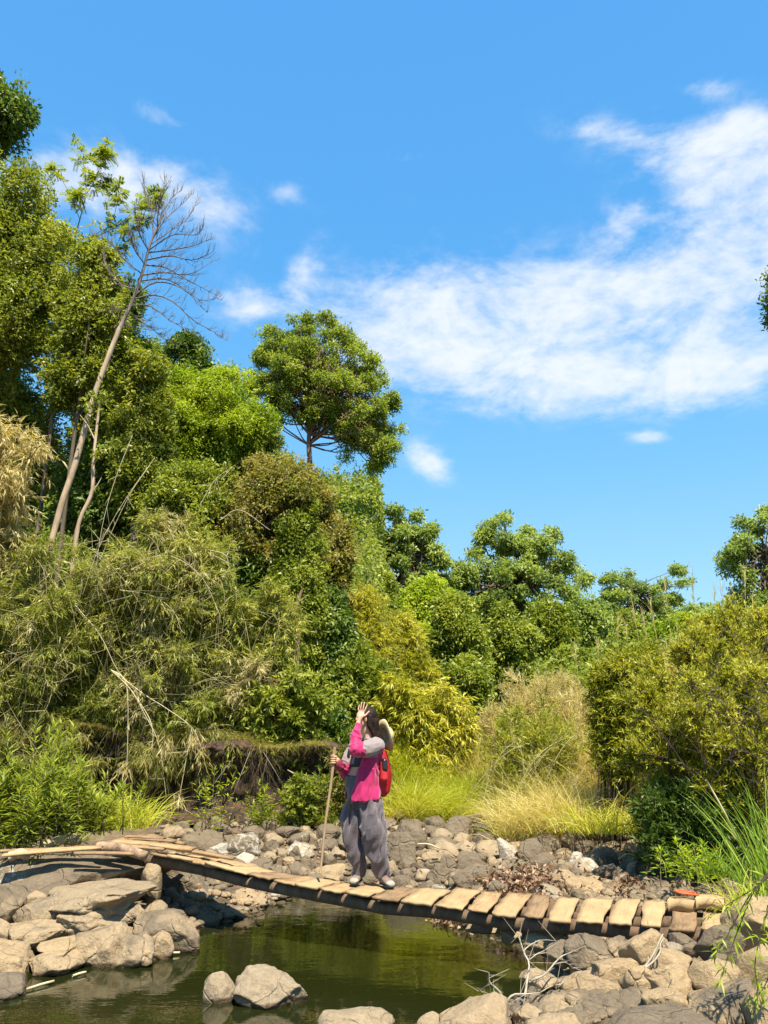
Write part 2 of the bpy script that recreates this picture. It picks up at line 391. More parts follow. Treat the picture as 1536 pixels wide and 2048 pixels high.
def H(x, y):
    x = np.asarray(x, float); y = np.asarray(y, float)
    d = sdf(x, y)
    h = np.where(d < 0, -.05-.5*sstep(-d, 0, 1.4), .02+.16*sstep(d, 0, .5)+.10*sstep(d, .3, 1.6))
    h = h + sstep(y, 10.8, 14.5)*.42
    back = np.clip(y-14.5, 0, 200)
    h = h + back*.07*sstep(y, 14.5, 20)
    lf = 1-sstep(x, -.5, 1.0)
    yc = bank_y(x)
    h = h + lf*sstep(y, yc, yc+.35)*(1.95-.72-.28*sstep(x, -6, -1.2)) + lf*np.clip(y-yc-.4, 0, 60)*.33
    # right bank behind the bushes
    rt = sstep(x, 2.5, 5.5)*sstep(y, 9.5, 12.5)
    h = h + rt*1.0 + rt*np.clip(x-4, 0, 30)*.12
    lo = sstep(-x, 2.05, 3.0)*sstep(y, 7.6, 8.8)*(1-sstep(y, 9.6, 11)); h = h-lo*.0
    rr = sstep(x, 3.6, 5.2)*sstep(y, 4, 6)*(1-sstep(y, 9.5, 12.5)); h = h+rr*.35
    n = fbm2(x*.9, y*.9, 3, 4)*.05 + fbm2(x*4, y*4, 9, 3)*.025
    n = n + fbm2(x*.12, y*.12, 5, 3)*np.clip((y-18)/10, 0, 1)*.8
    # photographer's ground
    return h+n*np.where(d < 0, .6, 1)
def H1(x, y): return float(H(np.array([x]), np.array([y]))[0])
def ground_hit(px, py, y0=4.5, y1=60):
    d = ray(px, py); ys = np.linspace(y0, y1, 1400)
    P = np.array([0, 0, EYE])+d[None]*(ys/d[1])[:, None]
    hh = H(P[:, 0], P[:, 1]); k = np.argmax(P[:, 2] <= hh)
    return P[k] if P[k, 2] <= hh[k] else onz(px, py, .1)

def grid_sheet(name, xs, ys, fn):
    X, Y = np.meshgrid(xs, ys); Z = fn(X, Y)
    V = np.stack([X.ravel(), Y.ravel(), Z.ravel()], 1); nx = len(xs)
    i, j = np.meshgrid(np.arange(nx-1), np.arange(len(ys)-1)); a = (j*nx+i).ravel()
    return np_mesh(name, V, np.stack([a, a+1, a+nx+1, a+nx], 1), smooth=True)
xs = np.unique(np.concatenate([np.linspace(-9, 9, 240), np.linspace(9, 40, 40), np.linspace(-40, -9, 40), np.linspace(40, 400, 14), np.linspace(-400, -40, 14)]))
ys = np.unique(np.concatenate([np.linspace(2, 16, 200), np.linspace(16, 60, 60), np.linspace(60, 500, 16), np.linspace(-200, 2, 14)]))
def ground_mat():
    m_, t = mat('ground'); l = t.links.new
    geo = N(t, 'ShaderNodeNewGeometry')
    a = N(t, 'ShaderNodeTexNoise', i_Scale=3.0, i_Detail=8.0, i_Roughness=.65); l(geo.outputs['Position'], a.inputs['Vector'])
    b = N(t, 'ShaderNodeTexNoise', i_Scale=30.0, i_Detail=6.0, i_Roughness=.7); l(geo.outputs['Position'], b.inputs['Vector'])
    r = ramp(t, [(.3, (.07, .05, .03)), (.52, (.17, .125, .075)), (.7, (.28, .225, .15))]); l(a.outputs['Fac'], r.inputs[0])
    mx = N(t, 'ShaderNodeMix', data_type='RGBA', blend_type='MULTIPLY'); mx.inputs[0].default_value = 1; l(r.outputs[0], mx.inputs[6])
    r2 = ramp(t, [(.3, (.5, .48, .45)), (.7, (1.2, 1.15, 1.05))]); l(b.outputs['Fac'], r2.inputs[0]); l(r2.outputs[0], mx.inputs[7])
    sp = N(t, 'ShaderNodeSeparateXYZ'); l(geo.outputs['Position'], sp.inputs[0])
    # silt under water and dark leaf mould far back under the trees
    mr_ = N(t, 'ShaderNodeMapRange'); mr_.inputs['From Min'].default_value = .03; mr_.inputs['From Max'].default_value = -.02; l(sp.outputs[2], mr_.inputs[0])
    m2 = N(t, 'ShaderNodeMix', data_type='RGBA'); l(mr_.outputs[0], m2.inputs[0]); l(mx.outputs[2], m2.inputs[6]); m2.inputs[7].default_value = (.10, .075, .04, 1)
    m3r = N(t, 'ShaderNodeMapRange'); m3r.inputs['From Min'].default_value = 13; m3r.inputs['From Max'].default_value = 14.2; l(sp.outputs[1], m3r.inputs[0])
    m3 = N(t, 'ShaderNodeMix', data_type='RGBA'); l(m3r.outputs[0], m3.inputs[0]); l(m2.outputs[2], m3.inputs[6]); m3.inputs[7].default_value = (.045, .05, .02, 1)
    p = N(t, 'ShaderNodeBsdfPrincipled'); l(m3.outputs[2], p.inputs['Base Color']); p.inputs['Roughness'].default_value = .9
    bp = N(t, 'ShaderNodeBump', i_Strength=1.0, i_Distance=.05); l(b.outputs['Fac'], bp.inputs['Height']); l(bp.outputs[0], p.inputs['Normal'])
    o = N(t, 'ShaderNodeOutputMaterial'); l(p.outputs[0], o.inputs[0]); return m_
gr = link('ground', grid_sheet('ground', xs, ys, H), [ground_mat()], kind='structure')

# pool water: thin brown water with reflection, reflected foliage green also painted into diffuse
def water_mat():
    m_, t = mat('water'); l = t.links.new
    geo = N(t, 'ShaderNodeNewGeometry'); mp_ = N(t, 'ShaderNodeMapping'); mp_.inputs['Scale'].default_value = (1.0, 2.2, 1); l(geo.outputs['Position'], mp_.inputs[0])
    n = N(t, 'ShaderNodeTexNoise', i_Scale=2.6, i_Detail=4.0, i_Roughness=.55); l(mp_.outputs[0], n.inputs['Vector'])
    n3 = N(t, 'ShaderNodeTexNoise', i_Scale=16.0, i_Detail=2.0); l(mp_.outputs[0], n3.inputs['Vector'])
    ad = N(t, 'ShaderNodeMath', operation='MULTIPLY_ADD'); l(n3.outputs['Fac'], ad.inputs[0]); ad.inputs[1].default_value = .06; l(n.outputs['Fac'], ad.inputs[2])
    b = N(t, 'ShaderNodeBump', i_Strength=.32, i_Distance=.012); l(ad.outputs[0], b.inputs['Height'])
    fr = N(t, 'ShaderNodeFresnel'); fr.inputs['IOR'].default_value = 2.5; l(b.outputs[0], fr.inputs['Normal'])
    gl = N(t, 'ShaderNodeBsdfGlossy'); gl.inputs['Roughness'].default_value = .015; l(b.outputs[0], gl.inputs['Normal'])
    tr = N(t, 'ShaderNodeBsdfTransparent'); tr.inputs['Color'].default_value = (.36, .31, .15, 1)
    df = N(t, 'ShaderNodeBsdfDiffuse'); df.inputs['Color'].default_value = (.022, .027, .005, 1)
    m1 = N(t, 'ShaderNodeMixShader'); m1.inputs[0].default_value = .55; l(tr.outputs[0], m1.inputs[1]); l(df.outputs[0], m1.inputs[2])
    ms = N(t, 'ShaderNodeMixShader'); l(fr.outputs[0], ms.inputs[0]); l(m1.outputs[0], ms.inputs[1]); l(gl.outputs[0], ms.inputs[2])
    o = N(t, 'ShaderNodeOutputMaterial'); l(ms.outputs[0], o.inputs[0]); return m_
wx = np.linspace(-7.5, 3.4, 12); wy = np.linspace(3.6, 11.6, 12)
link('water', grid_sheet('water', wx, wy, lambda x, y: x*0), [water_mat()], kind='structure')

# ------------------------------------------------------------ rocks
def ico(sub):
    import bmesh
    bm = bmesh.new(); bmesh.ops.create_icosphere(bm, subdivisions=sub, radius=1)
    V = np.array([v.co[:] for v in bm.verts]); Fc = np.array([[v.index for v in f.verts] for f in bm.faces]); bm.free(); return V, Fc
ICO = {k: ico(k) for k in (2, 3, 4, 5)}
def rock_mesh(rad, seed, cuts=9, ang=.75, sub=4, rough=.06, rot=0.0, tilt=0.0):
    V, Fc = ICO[sub]; r = np.random.RandomState(seed)
    P = V*1.08
    for i in range(cuts):
        n = unit(r.normal(size=3)); d = r.uniform(ang-.12, ang+.16)
        s = P@n; over = np.maximum(s-d, 0); P = P-n*(over*.97)[:, None]
    q = fbm(P*1.3+seed*3.1, seed, 3)*.13 + fbm(P*4+seed, seed+5, 4, .55)*rough
    P = P*(1+q)[:, None]
    lim = np.abs(P).max(0); P = P/lim
    P = P*np.array(rad)
    ct, st = math.cos(tilt), math.sin(tilt)
    P = np.stack([P[:, 0]*ct-P[:, 2]*st, P[:, 1], P[:, 0]*st+P[:, 2]*ct], 1)
    c, s = math.cos(rot), math.sin(rot)
    P = np.stack([P[:, 0]*c-P[:, 1]*s, P[:, 0]*s+P[:, 1]*c, P[:, 2]], 1)
    return np_mesh('rock', P, Fc, smooth=True)
rock_list = []   # (centre, rx, rz, short name)
def put_rock(c, rad, name, label, col, group=None, cuts=9, ang=.78, sub=4, rough=.06, rot=0, tilt=0, seed=None, cat=None):
    seed = len(rock_list)*7+13 if seed is None else seed
    me = rock_mesh(rad, seed, cuts, ang, sub, rough, rot, tilt)
    o = link(name, me, [ROCK], label=label, category=cat or name.replace('_', ' '))
    if group: o['group'] = group
    o.location = c; o.color = (*col, 1)
    return o
# x0 y0 x1 y1 (photograph), distance or None (stands on the ground), patina, lichen, warmth, kind ('b' blocky, 'r' round, 'f' flat), tilt degrees, name
R = [
 # left outcrop
 (-60, 1712, 294, 1812, 8.75, 0.75, .42, .6, 'b', 6, 'long dark slab with white lichen that carries the left end of the bridge'),
 (110, 1762, 292, 1812, 8.45, 0.43, .35, .7, 'b', 10, 'pale wedge of rock under the diagonal crack of the big slab'),
 (-70, 1762, 58, 1846, 8.3, 0.63, .4, .75, 'b', -8, 'flat grey brown block at the left edge below the big slab'),
 (54, 1782, 88, 1808, 8.35, 0.38, .1, .8, 'r', 0, 'little rounded stone wedged under the front of the big slab'),
 (34, 1796, 134, 1846, 8.2, 0.58, .1, .7, 'r', 8, 'smooth humped rock below the little wedged stone'),
 (128, 1794, 272, 1862, 8.15, 0.53, .35, .7, 'b', 4, 'broad rock with a vertical groove in the left outcrop'),
 (14, 1828, 150, 1888, 7.95, 0.43, .2, .85, 'b', 6, 'long brown rock across the middle of the left outcrop'),
 (-40, 1836, 36, 1886, 7.85, 0.38, .2, .85, 'b', -12, 'angular tan stone at the left edge halfway down the outcrop'),
 (138, 1838, 188, 1880, 7.95, 0.48, .1, .8, 'b', 0, 'squarish brown block right of the long brown rock'),
 (178, 1834, 230, 1864, 7.95, 0.53, .1, .75, 'b', 3, 'narrow shelf of rock under the vertical groove'),
 (150, 1850, 264, 1934, 7.75, 0.53, .15, .8, 'b', 14, 'pitted brown boulder low in the left outcrop'),
 (-60, 1880, 82, 1968, 7.45, 0.33, .2, .95, 'b', -4, 'large tan boulder at the left edge on the waterline'),
 (70, 1894, 160, 1956, 7.45, 0.48, .1, .9, 'b', 0, 'dark faced block right of the tan waterline boulder'),
 (82, 1876, 154, 1904, 7.6, 0.23, .2, 1, 'f', 2, 'pale flat capping stone above the dark faced block'),
 (210, 1868, 320, 1938, 7.75, 0.58, .1, .75, 'b', 20, 'wet sloping rock that dips into the pool at left'),
 (276, 1818, 396, 1902, 8.15, 0.63, .1, .75, 'r', -10, 'large rounded boulder at the right tip of the left outcrop'),
 (296, 1852, 350, 1910, 7.9, 0.28, .3, .9, 'b', -22, 'pale split stone leaning on the rounded boulder at the pool'),
 (286, 1800, 332, 1832, 8.4, 0.58, 0, .8, 'r', 0, 'small rounded stone above the rounded boulder'),
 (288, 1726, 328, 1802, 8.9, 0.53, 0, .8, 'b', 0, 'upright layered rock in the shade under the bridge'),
 (250, 1804, 290, 1836, 8.2, 0.48, .1, .7, 'b', -15, 'small knobbly rock at the end of the grooved rock'),
 (-60, 1952, 64, 2000, 6.95, 0.75, 0, .4, 'f', 0, 'dark wet ledge just above the water at the left edge'),
 (318, 1810, 376, 1852, 8.5, 0.68, 0, .7, 'b', -20, 'leaning dark rock between the boulder tip and the shaded cave'),
 (-120, 1770, 150, 1960, 8.75, 0.48, .1, .8, 'b', 0, 'massive brown bedrock under the left outcrop at the frame edge'),
 (90, 1780, 330, 1950, 8.85, 0.58, .1, .8, 'b', 0, 'massive brown bedrock behind the pitted boulder'),
 (-130, 1870, 120, 2010, 8.0, 0.48, .1, .8, 'b', 0, 'bedrock shelf behind the tan waterline boulder'),
 (60, 1860, 260, 1980, 8.1, 0.58, .1, .8, 'b', 0, 'bedrock shelf behind the dark faced block'),
 # cave under the bridge
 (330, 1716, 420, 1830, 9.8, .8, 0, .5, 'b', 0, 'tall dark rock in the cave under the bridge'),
 (404, 1738, 478, 1786, 10.3, .05, .2, .9, 'b', -12, 'bright sloping rock framed under the left part of the bridge'),
 (464, 1746, 534, 1792, 10.4, .6, 0, .6, 'r', 0, 'shaded boulder right of the bright sloping rock'),
 (420, 1774, 534, 1822, 9.95, .15, .2, .9, 'b', 8, 'long jagged tan rock at the far water edge'),
 (404, 1794, 446, 1824, 9.7, .1, .1, .9, 'b', 0, 'small tan block left of the long jagged rock'),
 (514, 1756, 572, 1806, 10.5, .3, .3, .7, 'b', -5, 'tan and grey upright rock at the corner of the pool'),
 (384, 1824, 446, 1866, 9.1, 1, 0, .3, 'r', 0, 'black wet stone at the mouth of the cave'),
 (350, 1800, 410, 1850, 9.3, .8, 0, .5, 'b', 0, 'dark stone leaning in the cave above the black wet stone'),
 (430, 1812, 500, 1842, 9.5, .5, 0, .8, 'f', 0, 'low wet ledge in front of the long jagged rock'),
 # rock bar, left of the person
 (352, 1662, 446, 1706, None, .95, .1, .4, 'r', 0, 'smooth dark boulder behind the left end of the planks'),
 (440, 1664, 530, 1708, None, .65, .6, .4, 'r', 4, 'domed grey boulder with white lichen feet left of the stick'),
 (416, 1684, 470, 1708, None, .1, 1, .3, 'b', 0, 'white lichened rock between the two domed boulders'),
 (466, 1704, 514, 1730, None, 0, .9, .5, 'f', 0, 'whitish flat rock in front of the domed grey boulder'),
 (526, 1678, 560, 1706, None, 1, 0, .3, 'b', 0, 'nearly black blocky stone right of the domed boulder'),
 (522, 1702, 556, 1728, None, .3, .2, .7, 'r', 0, 'tan stone in front of the nearly black stone'),
 (552, 1646, 600, 1674, None, .6, .2, .5, 'r', 0, 'rounded greenish grey rock high on the bar left of the stick'),
 (520, 1632, 566, 1658, None, .8, .3, .4, 'b', 0, 'dark rock at the back of the bar below the earth bank'),
 (484, 1650, 532, 1680, None, .85, 0, .4, 'f', 0, 'dark slab behind the domed grey boulder'),
 (570, 1682, 628, 1714, None, .35, .9, .5, 'b', 0, 'lichen streaked boulder left of the walking stick'),
 (578, 1690, 606, 1718, None, .6, 0, .5, 'r', 0, 'grey round stone in front of the lichen streaked boulder'),
 (600, 1708, 632, 1738, None, .5, .1, .6, 'r', 0, 'egg shaped grey stone left of the foot of the stick'),
 (644, 1706, 674, 1736, None, .5, .1, .6, 'r', 12, 'egg shaped grey stone right of the foot of the stick'),
 (655, 1692, 692, 1718, None, .4, .2, .6, 'b', 0, 'pointed stone beside the grey trouser legs'),
 (630, 1648, 680, 1682, None, .6, .2, .5, 'r', 0, 'rounded grey boulder behind the walking stick'),
 (622, 1722, 712, 1756, None, .05, .1, .9, 'f', 0, 'flat tan rock between the stick and the trousers'),
 (566, 1714, 596, 1738, None, .2, .4, .8, 'b', 0, 'small tan block at the planks left of the stick'),
 (556, 1694, 582, 1712, None, .5, 0, .6, 'r', 0, 'little grey stone left of the grey round stone'),
 (660, 1640, 700, 1664, None, .5, .5, .5, 'b', 0, 'pale rock on top of the bar beside the hips'),
 (594, 1630, 650, 1654, None, .7, .2, .4, 'f', 0, 'long low rock at the back of the bar by the stick'),
 # rock bar, right of the person
 (766, 1664, 830, 1730, None, .85, .3, .4, 'r', -14, 'big leaning dark boulder at the back of the knees'),
 (782, 1646, 852, 1702, None, .85, .2, .4, 'r', 10, 'big dark boulder behind the leaning boulder'),
 (794, 1632, 850, 1662, None, .8, .1, .4, 'b', 0, 'dark boulder at the foot of the bright grass near the backpack'),
 (848, 1668, 912, 1704, None, .45, .2, .5, 'b', 6, 'flat topped brown rock in the middle of the bar'),
 (866, 1684, 930, 1714, None, .2, .3, .7, 'f', 0, 'low tan rock in front of the flat topped brown rock'),
 (886, 1632, 946, 1676, None, .75, .1, .4, 'b', 0, 'blocky dark rock below the bright grass'),
 (940, 1632, 994, 1672, None, .8, .1, .4, 'b', 0, 'square dark rock right of the blocky dark rock'),
 (842, 1630, 892, 1656, None, .6, .2, .5, 'f', 0, 'flat grey rock between the dark rocks at the grass edge'),
 (902, 1678, 956, 1706, None, .1, .6, .7, 'b', 0, 'pale lichened block in the centre of the bar'),
 (948, 1664, 996, 1694, None, .7, .3, .4, 'b', -8, 'wedge of dark rock with a white top in the centre of the bar'),
 (988, 1676, 1034, 1724, None, .1, .7, .6, 'b', 0, 'whitish broken rock left of the wide square rock'),
 (1028, 1678, 1106, 1726, None, .7, .1, .4, 'b', 3, 'wide square grey rock in the middle of the bar'),
 (1022, 1646, 1066, 1686, None, .65, .1, .5, 'b', 0, 'upright brown rock behind the wide square rock'),
 (1066, 1666, 1122, 1702, None, .6, .1, .4, 'r', 0, 'rounded grey rock at the shoulder of the wide square rock'),
 (1116, 1650, 1174, 1696, None, .55, .1, .5, 'b', 0, 'long brown block under the dry grass'),
 (1076, 1644, 1112, 1668, None, .8, 0, .4, 'r', 0, 'oval dark stone at the edge of the grass'),
 (908, 1708, 972, 1746, None, .8, .1, .4, 'b', -6, 'angular dark rock above the fallen leaves'),
 (910, 1730, 994, 1780, None, .55, .1, .6, 'b', 16, 'long slanting grey rock just behind the planks'),
 (852, 1726, 902, 1764, None, .6, .2, .5, 'b', 0, 'faceted grey rock behind the planks right of the shoes'),
 (882, 1710, 914, 1740, None, .7, 0, .5, 'b', 0, 'small dark faceted rock left of the angular dark rock'),
 (970, 1712, 996, 1738, None, 0, .1, .8, 'r', 0, 'pale round cobble above the fallen leaves'),
 (992, 1714, 1052, 1748, None, .4, .5, .5, 'b', 0, 'whitish flat rock at the top of the fallen leaves'),
 (802, 1714, 836, 1744, None, .55, 0, .6, 'r', 0, 'round brown cobble right of the knees'),
 (830, 1722, 852, 1744, None, .8, 0, .4, 'r', 0, 'small dark cobble right of the round brown cobble'),
 (846, 1718, 868, 1738, None, .85, 0, .4, 'r', 0, 'little black cobble left of the faceted grey rock'),
 (798, 1738, 828, 1760, None, .6, 0, .5, 'r', 0, 'low grey cobble beside the right shoe'),
 (772, 1718, 796, 1748, None, .1, 0, .9, 'r', 0, 'tan cobble touching the back of the calf'),
 (1096, 1714, 1148, 1750, None, .5, 0, .7, 'r', 0, 'reddish brown boulder right of the fallen leaves'),
 (1100, 1736, 1150, 1770, None, .3, 0, .8, 'r', 0, 'rounded tan boulder below the reddish brown boulder'),
 (1106, 1754, 1208, 1802, None, .1, .1, 1, 'f', 0, 'long flat tan boulder behind the middle of the right planks'),
 (1054, 1762, 1098, 1788, None, .6, 0, .5, 'r', 0, 'grey stone sitting in the fallen leaves'),
 (1168, 1686, 1236, 1740, None, .85, 0, .4, 'r', 0, 'big round dark boulder below the thorny bush'),
 (1136, 1704, 1172, 1738, None, .3, 1, .4, 'r', 0, 'white lichened stone left of the big round dark boulder'),
 (1184, 1722, 1238, 1758, None, .7, 0, .5, 'b', 0, 'dark rock in front of the big round dark boulder'),
 (1224, 1734, 1260, 1770, None, .65, 0, .5, 'b', 0, 'grey rock right of the flat tan boulder'),
 (1250, 1720, 1286, 1756, None, .4, .1, .6, 'b', 0, 'tan grey rock below the shade of the bush'),
 (1204, 1784, 1274, 1806, None, .7, 0, .5, 'f', 0, 'low grey rock left of the pointed brown rock'),
 (1270, 1752, 1354, 1812, None, .45, .1, .9, 'b', -18, 'large pointed brown rock behind the right planks'),
 (1318, 1744, 1380, 1784, None, .3, .3, .6, 'f', 0, 'pale low rock behind the pointed brown rock'),
 (1340, 1776, 1386, 1804, None, .8, 0, .4, 'r', 0, 'dark stone behind the orange flagged plank'),
 (1406, 1714, 1472, 1770, None, .55, 0, .6, 'b', -10, 'leaning brown rock under the green reeds'),
 (1440, 1772, 1580, 1896, 6.75, .15, .1, 1, 'r', -30, 'very big tan boulder holding the right end of the bridge'),
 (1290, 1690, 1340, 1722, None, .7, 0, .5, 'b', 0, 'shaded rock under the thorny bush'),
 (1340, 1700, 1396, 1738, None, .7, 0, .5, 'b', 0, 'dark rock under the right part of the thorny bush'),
 (1380, 1770, 1424, 1800, None, .4, .2, .6, 'f', 0, 'flat stone left of the leaning brown rock'),
 # foreground right
 (1246, 1856, 1330, 1930, 6.45, .03, .1, 1, 'r', 8, 'bright round tan boulder right under the bridge'),
 (1392, 1846, 1482, 1924, 6.2, .75, .1, .4, 'b', 10, 'dark grey angular rock leaning on the very big tan boulder'),
 (1298, 1898, 1378, 1948, 6.15, .1, 0, 1, 'r', 0, 'low tan boulder right of the bright round boulder'),
 (1180, 1912, 1270, 1962, 6.35, .02, .1, 1, 'r', 10, 'humped tan boulder left of the bright round boulder'),
 (1102, 1936, 1222, 2004, 6.15, .03, .2, .9, 'b', 8, 'wide pale boulder at the right water edge'),
 (1236, 1926, 1314, 1992, 6.0, .1, .1, 1, 'b', 0, 'tan boulder in front of the bright round boulder'),
 (1296, 1926, 1392, 1990, 5.9, .1, 0, 1, 'b', 0, 'smooth brown boulder above the great grey boulder'),
 (1382, 1916, 1476, 1976, 5.85, .08, 0, 1, 'r', -10, 'yellowish boulder below the dark angular rock'),
 (1372, 1958, 1530, 2064, 5.45, .45, .1, 1, 'r', 4, 'large grey topped boulder in the lower right corner'),
 (1170, 1988, 1450, 2120, 5.1, .85, .1, .8, 'r', 3, 'great grey boulder at the bottom of the picture'),
 (1290, 1974, 1382, 2018, 5.6, .1, 0, 1, 'b', 0, 'tan rock half hidden by the great grey boulder'),
 (1462, 1876, 1560, 1974, 5.9, .25, 0, 1, 'r', 0, 'smooth boulder at the right edge behind the hanging twig'),
 (1020, 2002, 1090, 2052, 5.75, .05, .4, .7, 'b', 0, 'pale rough stone behind the dead branch'),
 (1056, 2024, 1160, 2080, 5.5, .05, .2, .8, 'b', 0, 'pale flat rock at the bottom left of the great grey boulder'),
 (884, 1982, 1026, 2080, 5.65, .1, .1, .8, 'r', 6, 'big pale boulder at the foot of the dead branch'),
 (838, 2026, 902, 2070, 5.7, .3, .2, .7, 'r', 0, 'small pale boulder left of the big pale boulder'),
 (1324, 1884, 1362, 1908, 6.35, 0, .2, .3, 'r', 20, 'small white stone in the shade under the right planks'),
 (1420, 1904, 1452, 1928, 6.0, .6, 0, .5, 'r', 0, 'grey pebble below the dark angular rock'),
 (1480, 1966, 1570, 2060, 5.2, .2, 0, 1, 'r', 0, 'tan boulder in the bottom right corner'),
 (1040, 1940, 1110, 1968, 6.2, .2, 0, .8, 'f', 0, 'low stone at the water left of the wide pale boulder'),
 # in the shade of the bridge
 (926, 1838, 1008, 1864, 8.0, .25, .4, .7, 'f', 0, 'long low stone lying in the water behind the bridge'),
 (1000, 1846, 1060, 1880, 7.7, .3, 0, .7, 'f', 0, 'flat brown stone under the middle of the bridge'),
 (1048, 1850, 1130, 1902, 7.4, .2, .2, .8, 'b', 0, 'tan speckled rock under the bridge at the water edge'),
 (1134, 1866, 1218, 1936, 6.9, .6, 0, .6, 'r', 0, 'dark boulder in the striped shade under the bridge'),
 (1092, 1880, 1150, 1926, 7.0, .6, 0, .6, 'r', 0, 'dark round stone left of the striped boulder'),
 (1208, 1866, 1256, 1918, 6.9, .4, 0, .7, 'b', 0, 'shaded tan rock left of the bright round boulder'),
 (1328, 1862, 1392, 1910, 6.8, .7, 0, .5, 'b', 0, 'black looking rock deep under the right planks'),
 # in the pool
 (415, 1944, 471, 2012, 6.75, .1, .3, .5, 'r', 0, 'small pale stone standing in the pool with a dark wet foot'),
 (470, 1938, 604, 2016, 6.7, .1, .4, .5, 'b', -4, 'larger pale stone standing in the pool beside the small one'),
 (642, 2004, 778, 2090, 5.9, .08, .3, .6, 'r', 0, 'pale boulder in the pool at the bottom edge'),
]
for i, (x0, y0, x1, y1, Y, pa, li, wa, kd, tl, nm) in enumerate(R):
    cx, cyy = (x0+x1)/2, (y0+y1)/2
    auto = Y is None
    if auto:
        g = ground_hit(cx, min(y1+2, 1790), 9.0); Y = g[1]
        s = mpp(cx, cyy, Y); rx = (x1-x0)/2*s; Y = Y+rx*.55; sink = .45
    else: sink = .28
    if i < 31: pa = max(.05, pa-.14)
    s = mpp(cx, cyy, Y); rx = (x1-x0)/2*s*(1.3 if i < 31 else (1.2 if Y < 7 else 1.12)); hz = (y1-y0)*s
    c = at(cx, y0, Y); top = c[2]; bot = at(cx, y1, Y)[2]-hz*sink
    rz = (top-bot)/2*1.02; c[2] = (top+bot)/2
    ry = rx*(.8 if kd != 'f' else .9)
    if rx/max(rz, .01) > 2.6: ry = min(ry, rz*2.4)
    ry = min(ry, .9) if i > 1 else .75
    if nm.startswith('long dark slab'): c[1] += .45
    if 'bedrock' in nm: ry = .62; c[2] -= .05
    big_ = rx > .28
    P = dict(b=dict(cuts=20, ang=.66), r=dict(cuts=12, ang=.80), f=dict(cuts=14, ang=.70))[kd]
    name = 'boulder' if rx > .2 else 'stone'
    c[1] += .0
    put_rock(c, (rx, ry, rz), name, nm, (pa, li, wa), None, sub=5 if big_ else 4, rough=.14 if kd == 'b' else .07, rot=random.uniform(-.25, .25), tilt=math.radians(tl), seed=i*7+13, **P)
    rock_list.append((c, rx, ry, rz, nm))

# smaller stones between them: every one is a thing, described by the named neighbour
occ = [(c[0], c[1], max(rx, ry)) for c, rx, ry, rz, nm in rock_list]
used = set(); nf = 0
OUT = unit(np.array([1.0, 0]))
def side_of(p, c):
    dx, dy = p[0]-c[0], p[1]-c[1]
    if abs(dx) >= abs(dy)*.8: return 'right of' if dx > 0 else 'left of'
    return 'behind' if dy > 0 else 'in front of'
cand = []
for k in range(5200):
    if k % 3 < 2:
        px = random.uniform(330, 1480); py = random.uniform(1634, 1800)
        g = ground_hit(px, py, 8.5) if k < 2600 else None
    else:
        px = random.uniform(900, 1520); py = random.uniform(1860, 2046)
        g = ground_hit(px, py, 4.8) if k < 2600 else None
    if g is None: continue
    cand.append((g, px, py))
fill = []
for sz in (.17, .13, .10, .075, .055):
    for g, px, py in cand:
        if py > 1850 and sz > .09: continue
        if nf >= 165: break
        if sdf(g[0], g[1]) < .02 or g[2] < .02: continue
        if g[1] > 14.2: continue
        r_ = sz*random.uniform(.8, 1.2)
        if any((g[0]-x)**2+(g[1]-y)**2 < ((r_+q)*.80)**2 for x, y, q in occ): continue
        near = sorted(rock_list[:len(R)], key=lambda q: (q[0][0]-g[0])**2+(q[0][1]-g[1])**2)[:6]
        done = False
        for q in near:
            key = (side_of(g, q[0]), q[4])
            if key in used: continue
            used.add(key); pat = random.random(); wa = random.uniform(.3, 1)
            if px > 1080 and py > 1850: pat *= .3; wa = 1
            word = 'dark' if pat > .6 else ('grey' if wa < .55 else 'tan')
            szw = 'small' if sz > .11 else ('very small' if sz > .07 else 'tiny')
            ws = q[4].split(); ref = ' '.join(ws[:10]) if len(ws) > 10 else q[4]
            while ref.split()[-1] in ('the', 'of', 'a', 'with', 'and', 'at', 'in', 'under', 'that', 'left', 'right', 'just', 'between', 'beside'): ref = ' '.join(ref.split()[:-1])
            lab = f'{szw} {word} stone {key[0]} the {ref}'
            put_rock((g[0], g[1], g[2]+r_*.22), (r_*random.uniform(.9, 1.25), r_, r_*random.uniform(.6, .85)), 'stone', ' '.join(lab.split()[:16]), (pat, random.uniform(0, .5), wa),
                     'small stones between the boulders', cuts=14, ang=.74, sub=3, rot=random.uniform(0, 3), tilt=random.uniform(-.3, .3), seed=1000+nf)
            occ.append((g[0], g[1], r_)); nf += 1; done = True; break
